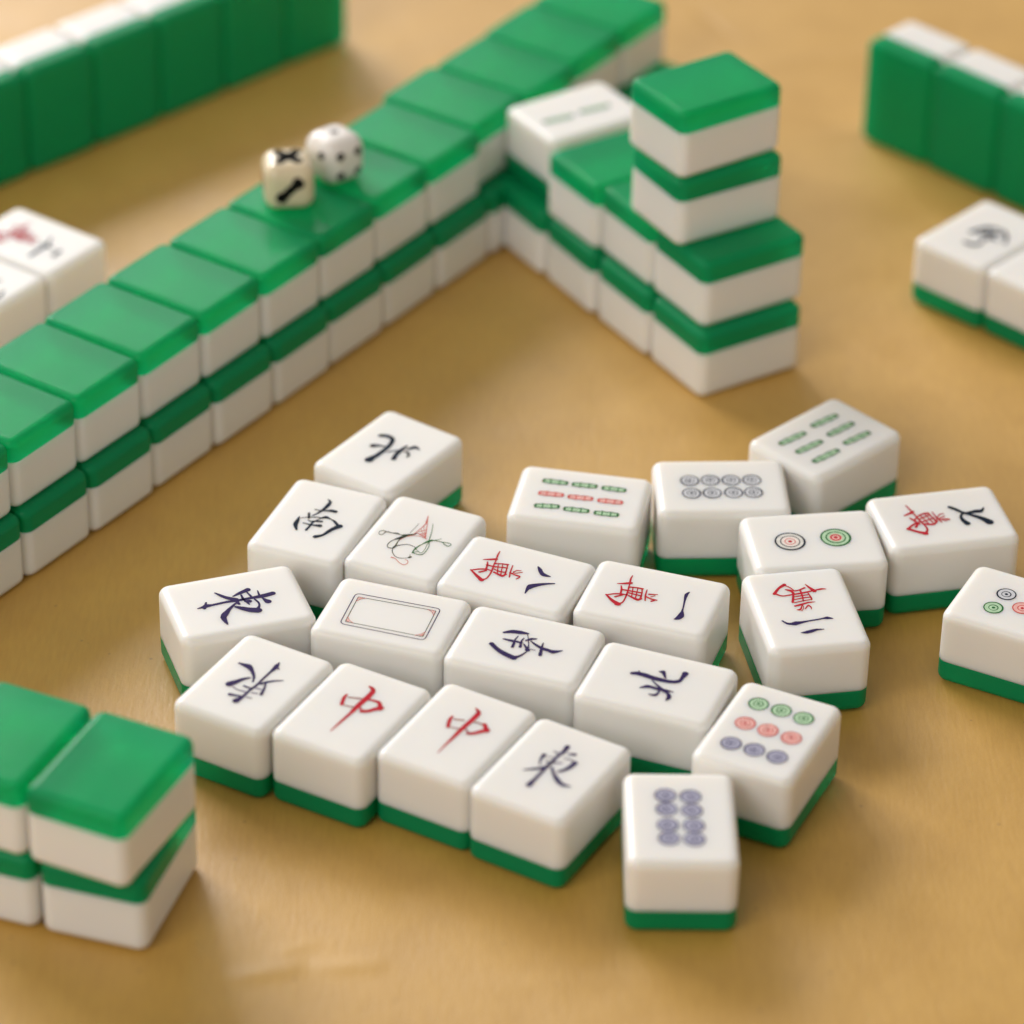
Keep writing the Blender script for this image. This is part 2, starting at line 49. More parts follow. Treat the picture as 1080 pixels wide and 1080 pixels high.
  'eastA': [["i",[[-8.75,-0.33,-8.73,-0.14],[-8.52,-0.35,-8.49,-0.05],[-8.24,-0.37,-8.19,0.04],[-7.92,-0.37,-7.87,0.14],[-7.64,-0.38,-7.59,0.25],[-7.41,-0.37,-7.39,0.37],[-7.23,-0.35,-7.21,0.5],[-7.06,-0.36,-6.99,0.64],[-6.87,-0.38,-6.71,0.75],[-6.63,-0.32,-6.45,0.68],[-6.36,-0.28,-6.19,0.57],[-6.0,-0.24,-5.88,0.47],[-5.52,-0.17,-5.43,0.39],[-4.85,-0.13,-4.77,0.44],[-4.04,-0.06,-3.96,0.51],[-3.19,0.01,-3.11,0.57],[-2.41,0.04,-2.32,0.61],[-1.73,0.02,-1.63,0.6],[-1.1,-0.04,-0.98,0.56],[-0.46,-0.1,-0.35,0.52],[0.22,-0.13,0.33,0.5],[0.97,-0.13,1.08,0.5],[1.76,-0.12,1.86,0.52],[2.55,-0.09,2.65,0.54],[3.3,-0.08,3.41,0.56],[4.01,-0.13,4.14,0.61],[4.7,-0.19,4.85,0.66],[5.36,-0.25,5.52,0.72],[5.97,-0.29,6.13,0.79],[6.55,-0.23,6.69,0.84],[7.1,-0.15,7.23,0.92],[7.56,-0.08,7.69,0.99],[8.08,0.01,8.21,1.08]]],["i",[[-6.55,1.48,-6.34,1.3],[-6.86,0.92,-6.57,0.66],[-7.19,0.29,-6.82,-0.04],[-7.55,-0.41,-7.11,-0.81]]],["i",[[-3.78,4.22,-3.66,4.43],[-3.64,3.95,-3.48,4.24],[-3.48,3.65,-3.27,4.01],[-3.29,3.29,-3.04,3.74],[-3.07,2.93,-2.78,3.47],[-2.83,2.59,-2.52,3.16],[-2.56,2.21,-2.23,2.83],[-2.26,1.82,-1.93,2.5],[-1.93,1.45,-1.6,2.2],[-1.52,1.1,-1.2,1.89],[-1.06,0.74,-0.73,1.57],[-0.63,0.43,-0.3,1.29],[-0.2,0.11,0.15,1.0]]],["i",[[-0.55,-0.64,-0.48,-1.02],[-0.92,-0.92,-0.83,-1.37],[-1.34,-1.24,-1.23,-1.77],[-1.79,-1.6,-1.66,-2.2],[-2.2,-1.94,-2.02,-2.6],[-2.55,-2.24,-2.3,-2.98],[-2.86,-2.53,-2.55,-3.35],[-3.15,-2.82,-2.79,-3.72],[-3.41,-3.07,-3.06,-4.13],[-3.69,-3.29,-3.37,-4.52],[-4.03,-3.55,-3.63,-4.83],[-4.44,-4.02,-3.74,-5.01],[-4.82,-4.89,-3.72,-5.01],[-4.78,-5.79,-3.85,-5.4],[-4.61,-6.59,-3.92,-6.17],[-4.42,-7.28,-3.96,-6.98],[-4.25,-7.82,-4.02,-7.68]]],["i",[[-0.24,1.83,-0.24,2.14],[0.04,1.92,0.03,2.32],[0.35,2.01,0.35,2.53],[0.72,2.13,0.72,2.76],[1.13,2.25,1.14,2.99],[1.63,2.4,1.65,3.22],[2.21,2.58,2.24,3.47],[2.76,2.73,2.8,3.71],[3.34,2.9,3.38,3.95]]],["i",[[2.88,2.37,3.06,2.55],[2.95,1.99,3.17,2.21],[3.03,1.57,3.29,1.82],[3.12,1.12,3.41,1.41],[3.19,0.75,3.52,1.08],[3.26,0.52,3.57,0.82],[3.33,0.32,3.61,0.6],[3.38,0.18,3.63,0.42],[3.45,-0.02,3.67,0.2]]],["i",[[3.75,-0.64,3.97,-0.39],[3.86,-0.97,4.09,-0.7],[3.98,-1.32,4.23,-1.03],[4.09,-1.69,4.36,-1.41],[4.14,-2.02,4.45,-1.79],[4.15,-2.3,4.47,-2.16],[4.13,-2.58,4.46,-2.52],[4.08,-2.83,4.39,-2.91],[3.99,-3.08,4.26,-3.32],[3.79,-3.36,4.05,-3.79],[3.5,-3.68,3.77,-4.26],[3.21,-3.98,3.51,-4.68],[2.81,-4.43,3.16,-5.22]]],["i",[[3.69,-4.03,3.28,-5.37],[3.19,-3.85,2.79,-5.16],[2.81,-3.71,2.41,-5.0],[2.39,-3.56,1.99,-4.8],[2.02,-3.39,1.59,-4.59],[1.69,-3.22,1.26,-4.36],[1.37,-3.02,0.94,-4.11],[1.05,-2.81,0.63,-3.85],[0.73,-2.6,0.32,-3.59],[0.36,-2.4,0.0,-3.25],[-0.03,-2.18,-0.33,-2.9],[-0.38,-1.98,-0.63,-2.58],[-0.71,-1.81,-0.9,-2.27]]],["i",[[1.36,1.9,1.63,2.02],[1.33,1.51,1.65,1.64],[1.31,1.12,1.66,1.28],[1.29,0.7,1.69,0.9],[1.29,0.34,1.72,0.61],[1.33,0.11,1.73,0.42],[1.39,-0.06,1.74,0.3],[1.46,-0.21,1.77,0.14],[1.54,-0.42,1.83,-0.09],[1.68,-0.77,1.94,-0.46],[1.84,-1.21,2.09,-0.91],[2.01,-1.62,2.24,-1.34],[2.15,-1.98,2.36,-1.73]]],["i",[[1.71,-0.87,1.85,-0.37],[1.97,-1.01,2.13,-0.41],[2.2,-1.14,2.4,-0.43],[2.51,-1.29,2.73,-0.48]]],["i",[[-0.24,-0.69,0.24,-0.22],[-0.15,-0.98,0.29,-0.55],[-0.09,-1.11,0.31,-0.72],[-0.01,-1.36,0.36,-1.0]]],["i",[[5.21,2.41,5.37,2.45],[5.17,2.07,5.37,2.13],[5.12,1.7,5.37,1.78],[5.07,1.3,5.37,1.4],[5.03,0.95,5.38,1.09],[5.04,0.66,5.38,0.84],[5.07,0.41,5.38,0.6],[5.1,0.21,5.39,0.4],[5.13,-0.05,5.4,0.12]]],["i",[[5.47,-0.67,5.68,-0.42],[5.54,-1.05,5.85,-0.66],[5.61,-1.45,6.03,-0.93],[5.69,-1.86,6.21,-1.2],[5.75,-2.2,6.36,-1.36],[5.86,-2.38,6.4,-1.44],[5.97,-2.49,6.42,-1.45],[6.05,-2.54,6.44,-1.45],[6.25,-2.66,6.65,-1.59]]]],
  'eastB': [["i",[[3.67,6.2,3.95,6.3],[3.61,5.9,4.01,6.05],[3.54,5.56,4.07,5.75],[3.46,5.18,4.12,5.42],[3.39,4.8,4.18,5.1],[3.32,4.42,4.26,4.79],[3.27,4.03,4.35,4.44],[3.19,3.68,4.41,4.07],[3.07,3.42,4.39,3.65],[3.03,3.25,4.14,3.22],[2.93,3.06,3.84,2.85],[2.76,2.81,3.53,2.55],[2.54,2.51,3.23,2.26],[2.28,2.19,2.91,1.94],[1.98,1.85,2.55,1.59],[1.69,1.54,2.17,1.25],[1.43,1.28,1.79,0.95],[1.19,1.09,1.42,0.71],[0.94,0.92,1.07,0.54],[0.68,0.77,0.77,0.41],[0.44,0.62,0.51,0.31],[0.23,0.52,0.27,0.21],[0.04,0.43,0.06,0.12],[-0.12,0.36,-0.11,0.06],[-0.35,0.26,-0.34,-0.02]]],["i",[[-4.0,3.43,-2.99,4.39],[-3.55,3.21,-2.59,4.12],[-3.24,3.08,-2.34,3.94],[-2.89,2.92,-2.05,3.73],[-2.51,2.75,-1.74,3.52],[-2.09,2.6,-1.4,3.31],[-1.63,2.44,-1.0,3.08],[-1.18,2.27,-0.6,2.84],[-0.78,2.1,-0.25,2.59],[-0.43,1.9,0.05,2.3],[-0.09,1.67,0.32,1.99],[0.2,1.46,0.53,1.72],[0.46,1.29,0.7,1.48]]],["i",[[8.29,-0.94,8.25,-1.07],[8.02,-0.89,7.91,-1.22],[7.69,-0.85,7.5,-1.39],[7.31,-0.81,7.0,-1.56],[6.93,-0.74,6.45,-1.7],[6.44,-0.81,5.96,-1.64],[5.88,-0.86,5.46,-1.55],[5.26,-0.91,4.93,-1.46],[4.61,-0.96,4.37,-1.37],[3.94,-0.95,3.7,-1.36],[3.21,-0.94,2.98,-1.34],[2.48,-0.93,2.26,-1.32],[1.78,-0.93,1.57,-1.32],[1.13,-0.94,0.93,-1.34],[0.51,-0.97,0.31,-1.37],[-0.09,-0.99,-0.31,-1.4],[-0.69,-0.98,-0.94,-1.4],[-1.28,-0.93,-1.55,-1.35],[-1.86,-0.85,-2.15,-1.26],[-2.47,-0.77,-2.75,-1.18],[-3.11,-0.71,-3.36,-1.12],[-3.81,-0.67,-4.06,-1.12],[-4.56,-0.66,-4.81,-1.14],[-5.26,-0.65,-5.55,-1.16],[-5.84,-0.61,-6.19,-1.15],[-6.26,-0.48,-6.75,-1.13],[-6.6,-0.32,-7.22,-1.08],[-6.87,-0.16,-7.6,-1.03],[-7.33,0.05,-8.15,-0.93]]],["i",[[6.48,-1.1,7.03,-1.06],[6.35,-1.52,6.76,-1.49],[6.23,-1.91,6.51,-1.89],[6.15,-2.23,6.3,-2.22]]],["i",[[-0.26,-1.85,0.12,-1.5],[0.01,-2.01,0.38,-1.67],[0.27,-2.17,0.65,-1.83],[0.57,-2.37,0.95,-2.03],[0.86,-2.59,1.26,-2.26],[1.17,-2.84,1.55,-2.53],[1.49,-3.12,1.85,-2.84],[1.81,-3.42,2.15,-3.17],[2.12,-3.74,2.44,-3.51],[2.43,-4.1,2.7,-3.92],[2.75,-4.51,2.97,-4.37],[3.03,-4.89,3.19,-4.78],[3.25,-5.17,3.35,-5.1]]],["i",[[0.39,-2.43,0.42,-2.7],[-0.02,-2.58,0.01,-2.89],[-0.44,-2.75,-0.41,-3.08],[-0.9,-2.92,-0.89,-3.29],[-1.32,-3.06,-1.35,-3.47],[-1.74,-3.17,-1.82,-3.63],[-2.2,-3.26,-2.3,-3.78],[-2.61,-3.34,-2.73,-3.9],[-3.13,-3.44,-3.26,-4.05]]],["i",[[-2.69,0.8,-2.27,0.95],[-2.7,0.47,-2.3,0.61],[-2.71,0.14,-2.33,0.27],[-2.72,-0.23,-2.35,-0.08],[-2.68,-0.53,-2.34,-0.37],[-2.58,-0.76,-2.28,-0.58],[-2.45,-0.95,-2.18,-0.77],[-2.32,-1.09,-2.08,-0.92],[-2.19,-1.22,-1.98,-1.07]]],["d",[[-2.02,-1.44,-1.83,-1.36],[-1.98,-1.86,-1.78,-1.78],[-1.94,-2.39,-1.72,-2.29],[-1.9,-2.82,-1.67,-2.72]]],["d",[[-3.99,2.78,-3.8,2.81],[-4.08,2.51,-3.89,2.54],[-4.2,2.19,-4.0,2.23],[-4.32,1.81,-4.1,1.86],[-4.39,1.42,-4.15,1.49],[-4.39,0.96,-4.14,1.06],[-4.34,0.46,-4.09,0.56],[-4.29,-0.01,-4.03,0.11],[-4.25,-0.39,-3.98,-0.27]]],["i",[[-6.79,1.7,-6.14,2.02],[-6.69,1.4,-6.1,1.69],[-6.61,1.15,-6.06,1.42],[-6.52,0.85,-6.01,1.1],[-6.41,0.56,-5.96,0.79],[-6.3,0.24,-5.88,0.45],[-6.17,-0.12,-5.79,0.07],[-6.05,-0.45,-5.71,-0.27],[-5.94,-0.73,-5.64,-0.57]]],["d",[[-3.8,-1.83,-3.63,-1.74],[-3.68,-2.16,-3.5,-2.05],[-3.54,-2.56,-3.33,-2.45],[-3.42,-2.9,-3.2,-2.77]]],["d",[[-5.65,-1.65,-5.48,-1.57],[-5.6,-2.01,-5.42,-1.93],[-5.53,-2.46,-5.36,-2.38],[-5.48,-2.83,-5.31,-2.75]]]],
  'chun1': [["R",[[8.73,1.1,9.04,1.14],[8.49,0.75,9.01,0.81],[8.25,0.37,8.96,0.42],[8.01,0.06,8.81,-0.05],[7.89,0.03,8.35,-0.59],[7.81,0.02,7.66,-0.88],[7.45,-0.03,7.06,-0.97],[6.97,-0.04,6.49,-1.0],[6.44,-0.05,5.91,-1.02],[5.89,-0.05,5.32,-1.01],[5.3,-0.01,4.69,-0.96],[4.66,0.03,4.06,-0.9],[4.0,0.07,3.42,-0.85],[3.31,0.1,2.75,-0.81],[2.6,0.14,2.06,-0.75],[1.89,0.16,1.37,-0.71],[1.21,0.18,0.71,-0.67],[0.57,0.15,0.15,-0.63],[-0.01,0.11,-0.38,-0.6],[-0.59,0.07,-0.94,-0.56],[-1.24,0.04,-1.57,-0.51],[-1.98,0.06,-2.29,-0.45],[-2.77,0.1,-3.07,-0.38],[-3.61,0.14,-3.89,-0.3],[-4.49,0.18,-4.74,-0.22],[-5.51,0.2,-5.7,-0.13],[-6.63,0.22,-6.77,-0.03],[-7.64,0.24,-7.74,0.07],[-8.39,0.24,-8.44,0.15]]],["R",[[4.08,3.9,3.91,3.53],[3.76,3.92,3.54,3.47],[3.46,3.95,3.22,3.41],[3.09,3.95,2.87,3.34],[2.67,3.92,2.54,3.24],[2.17,3.77,2.14,3.12],[1.65,3.59,1.66,2.95],[1.18,3.42,1.2,2.79],[0.59,3.2,0.61,2.57]]],["d2",[[3.31,2.9,3.52,3.0],[3.44,2.49,3.67,2.61],[3.61,1.96,3.85,2.08],[3.79,1.41,4.05,1.54],[3.92,0.99,4.2,1.13],[4.01,0.74,4.28,0.88],[4.06,0.58,4.33,0.71],[4.09,0.47,4.37,0.61],[4.14,0.34,4.41,0.48]]],["d2",[[0.48,2.19,0.67,2.27],[0.59,1.58,0.79,1.67],[0.73,0.8,0.95,0.9],[0.84,0.18,1.07,0.29]]],["R",[[4.63,-1.0,4.95,-0.85],[4.68,-1.41,5.06,-1.25],[4.75,-1.91,5.19,-1.72],[4.8,-2.44,5.31,-2.24],[4.81,-2.87,5.37,-2.67],[4.74,-3.17,5.42,-2.98],[4.64,-3.39,5.42,-3.26],[4.53,-3.52,5.34,-3.56],[4.42,-3.61,5.13,-3.9],[4.23,-3.74,4.75,-4.25],[3.9,-3.92,4.31,-4.56],[3.54,-4.1,3.94,-4.81],[2.9,-4.45,3.33,-5.19]]],["R",[[4.02,-4.51,3.22,-5.12],[3.68,-4.24,2.91,-4.83],[3.4,-4.01,2.65,-4.58],[3.08,-3.76,2.37,-4.31],[2.76,-3.54,2.1,-4.07],[2.46,-3.34,1.84,-3.88],[2.16,-3.17,1.56,-3.69],[1.88,-3.0,1.28,-3.49],[1.65,-2.81,1.03,-3.26],[1.44,-2.57,0.8,-2.98],[1.26,-2.28,0.6,-2.68],[1.1,-2.01,0.44,-2.4],[0.92,-1.7,0.26,-2.1]]],["R",[[1.72,-0.54,1.97,-0.6],[1.38,-0.92,1.67,-0.99],[1.0,-1.34,1.34,-1.43],[0.62,-1.76,1.01,-1.86]]]],
  'chun2': [["R",[[8.84,0.85,9.0,0.84],[8.6,0.61,8.93,0.59],[8.33,0.33,8.82,0.28],[8.06,0.06,8.67,-0.05],[7.81,-0.14,8.54,-0.32],[7.67,-0.27,8.42,-0.49],[7.69,-0.25,8.21,-0.73],[7.83,-0.16,7.76,-0.97],[7.68,-0.16,7.34,-1.07],[7.28,-0.19,6.83,-1.09],[6.72,-0.2,6.23,-1.08],[6.07,-0.19,5.57,-1.05],[5.37,-0.17,4.87,-1.0],[4.61,-0.13,4.09,-0.95],[3.75,-0.07,3.24,-0.88],[2.9,-0.0,2.39,-0.81],[2.13,0.04,1.64,-0.75],[1.49,0.07,1.03,-0.71],[0.92,0.08,0.49,-0.67],[0.38,0.08,-0.03,-0.64],[-0.18,0.08,-0.56,-0.61],[-0.77,0.07,-1.12,-0.58],[-1.35,0.05,-1.67,-0.55],[-1.95,0.03,-2.25,-0.52],[-2.58,0.02,-2.87,-0.49],[-3.27,0.01,-3.53,-0.43],[-4.0,0.01,-4.22,-0.37],[-4.75,0.0,-4.93,-0.31],[-5.48,-0.01,-5.62,-0.27],[-6.25,-0.03,-6.35,-0.24],[-7.05,-0.07,-7.13,-0.23],[-7.76,-0.1,-7.82,-0.22],[-8.29,-0.14,-8.32,-0.21]]],["R",[[4.06,3.71,3.91,3.35],[3.71,3.72,3.52,3.27],[3.38,3.74,3.17,3.2],[2.98,3.73,2.8,3.11],[2.52,3.68,2.45,2.99],[2.0,3.5,2.04,2.86],[1.45,3.28,1.55,2.67],[0.97,3.07,1.07,2.47],[0.37,2.82,0.48,2.23]]],["d2",[[3.2,2.67,3.41,2.77],[3.4,2.08,3.62,2.19],[3.65,1.33,3.9,1.45],[3.85,0.73,4.12,0.87]]],["d2",[[0.46,1.86,0.64,1.94],[0.59,1.32,0.78,1.4],[0.76,0.63,0.96,0.72],[0.89,0.09,1.1,0.18]]],["d2",[[4.44,-1.43,4.71,-1.31],[4.49,-1.69,4.78,-1.56],[4.56,-1.98,4.86,-1.85],[4.61,-2.3,4.93,-2.17],[4.64,-2.58,4.97,-2.47],[4.61,-2.85,4.97,-2.75],[4.54,-3.12,4.93,-3.04],[4.47,-3.37,4.9,-3.28],[4.39,-3.65,4.85,-3.55]]],["R",[[4.75,-3.39,5.3,-3.74],[4.12,-3.88,4.74,-4.27],[3.57,-4.3,4.25,-4.73],[2.86,-4.85,3.61,-5.33]]],["R",[[3.95,-4.8,3.24,-5.34],[3.6,-4.51,2.9,-5.04],[3.29,-4.26,2.6,-4.78],[2.94,-3.97,2.26,-4.49],[2.62,-3.72,1.96,-4.23],[2.32,-3.51,1.7,-4.02],[2.02,-3.33,1.43,-3.81],[1.75,-3.16,1.17,-3.61],[1.52,-2.99,0.95,-3.39],[1.33,-2.77,0.74,-3.14],[1.16,-2.52,0.56,-2.88],[1.02,-2.3,0.42,-2.65],[0.86,-2.03,0.25,-2.38]]],["d2",[[1.5,-0.96,1.76,-1.01],[1.19,-1.36,1.48,-1.41],[0.84,-1.8,1.16,-1.86],[0.51,-2.21,0.85,-2.28]]]],
  'eastD': [["i",[[7.97,1.15,7.66,0.27],[7.33,1.05,7.05,0.22],[6.91,0.98,6.62,0.2],[6.46,0.91,6.13,0.18],[6.06,0.88,5.66,0.2],[5.72,0.9,5.25,0.28],[5.36,0.96,4.89,0.39],[4.96,1.03,4.55,0.5],[4.51,1.08,4.18,0.58],[4.04,1.11,3.75,0.6],[3.55,1.11,3.28,0.6],[3.05,1.11,2.77,0.59],[2.54,1.13,2.24,0.6],[2.01,1.16,1.69,0.63],[1.46,1.2,1.14,0.68],[0.88,1.23,0.58,0.73],[0.27,1.26,-0.0,0.75],[-0.38,1.26,-0.62,0.75],[-1.04,1.24,-1.28,0.72],[-1.7,1.22,-1.95,0.69],[-2.34,1.21,-2.61,0.68],[-2.95,1.22,-3.24,0.67],[-3.56,1.24,-3.87,0.68],[-4.16,1.26,-4.47,0.68],[-4.73,1.28,-5.04,0.69],[-5.29,1.33,-5.65,0.65],[-5.86,1.38,-6.26,0.62],[-6.35,1.44,-6.8,0.58],[-7.01,1.49,-7.51,0.55]]],["i",[[3.09,3.77,2.72,3.02],[2.59,3.71,2.25,3.07],[2.23,3.66,1.97,3.12],[1.81,3.59,1.65,3.15],[1.38,3.47,1.35,3.14],[0.94,3.3,0.99,3.03],[0.49,3.08,0.56,2.85],[0.09,2.87,0.16,2.68],[-0.26,2.69,-0.2,2.52]]],["i",[[-3.66,4.46,-3.53,4.55],[-3.46,4.18,-3.27,4.31],[-3.19,3.82,-2.94,3.99],[-2.88,3.42,-2.57,3.62],[-2.58,3.02,-2.21,3.27],[-2.3,2.64,-1.87,2.92],[-2.0,2.24,-1.53,2.55],[-1.71,1.85,-1.19,2.2],[-1.43,1.51,-0.87,1.91],[-1.1,1.23,-0.57,1.65],[-0.78,1.0,-0.26,1.43],[-0.5,0.82,0.02,1.25],[-0.19,0.61,0.33,1.04]]],["d",[[4.95,2.27,5.17,2.32],[4.87,1.97,5.14,2.03],[4.77,1.61,5.1,1.68],[4.69,1.23,5.06,1.32],[4.65,0.91,5.07,1.05],[4.73,0.69,5.09,0.87],[4.86,0.54,5.16,0.73],[5.0,0.44,5.24,0.61],[5.12,0.34,5.32,0.48]]],["i",[[5.67,-0.8,5.93,-0.67],[5.78,-1.16,6.15,-0.97],[5.92,-1.58,6.39,-1.33],[6.05,-2.0,6.64,-1.69]]],["d",[[4.0,-0.76,4.19,-0.67],[4.06,-0.98,4.27,-0.88],[4.14,-1.24,4.36,-1.14],[4.21,-1.53,4.45,-1.43],[4.23,-1.8,4.5,-1.71],[4.19,-2.06,4.48,-2.0],[4.11,-2.34,4.43,-2.29],[4.02,-2.6,4.36,-2.55],[3.92,-2.86,4.29,-2.81]]],["i",[[4.14,-2.88,3.63,-3.7],[3.65,-2.85,3.16,-3.65],[3.36,-2.84,2.87,-3.62],[3.04,-2.82,2.53,-3.57],[2.72,-2.78,2.17,-3.5],[2.37,-2.73,1.82,-3.39],[1.98,-2.65,1.45,-3.26],[1.59,-2.56,1.08,-3.11],[1.22,-2.45,0.72,-2.93],[0.82,-2.28,0.35,-2.7],[0.41,-2.08,-0.01,-2.43],[0.04,-1.88,-0.32,-2.18],[-0.29,-1.7,-0.59,-1.96]]],["i",[[-0.1,0.03,0.21,-0.21],[-0.51,-0.28,-0.18,-0.53],[-0.89,-0.56,-0.54,-0.82],[-1.33,-0.91,-0.93,-1.15],[-1.75,-1.28,-1.29,-1.49],[-2.17,-1.66,-1.59,-1.86],[-2.59,-2.07,-1.89,-2.27],[-3.0,-2.52,-2.17,-2.68],[-3.37,-2.97,-2.41,-3.09],[-3.62,-3.44,-2.7,-3.49],[-3.84,-3.91,-2.98,-3.91],[-4.01,-4.4,-3.2,-4.31],[-4.08,-4.88,-3.34,-4.69],[-3.98,-5.35,-3.39,-5.13],[-3.77,-5.81,-3.35,-5.61],[-3.54,-6.19,-3.27,-6.06],[-3.35,-6.46,-3.24,-6.41]]],["d",[[1.26,1.91,1.56,1.98],[1.21,1.71,1.56,1.79],[1.16,1.51,1.56,1.62],[1.12,1.28,1.57,1.43],[1.13,1.04,1.62,1.25],[1.22,0.83,1.66,1.05],[1.35,0.61,1.75,0.83],[1.49,0.39,1.85,0.59],[1.64,0.15,1.97,0.33],[1.81,-0.15,2.12,0.01],[2.01,-0.51,2.3,-0.35],[2.19,-0.83,2.46,-0.68],[2.34,-1.1,2.59,-0.96]]],["d",[[2.74,2.54,2.85,2.59],[2.9,2.01,3.04,2.08],[3.11,1.31,3.29,1.39],[3.27,0.75,3.49,0.85]]]],
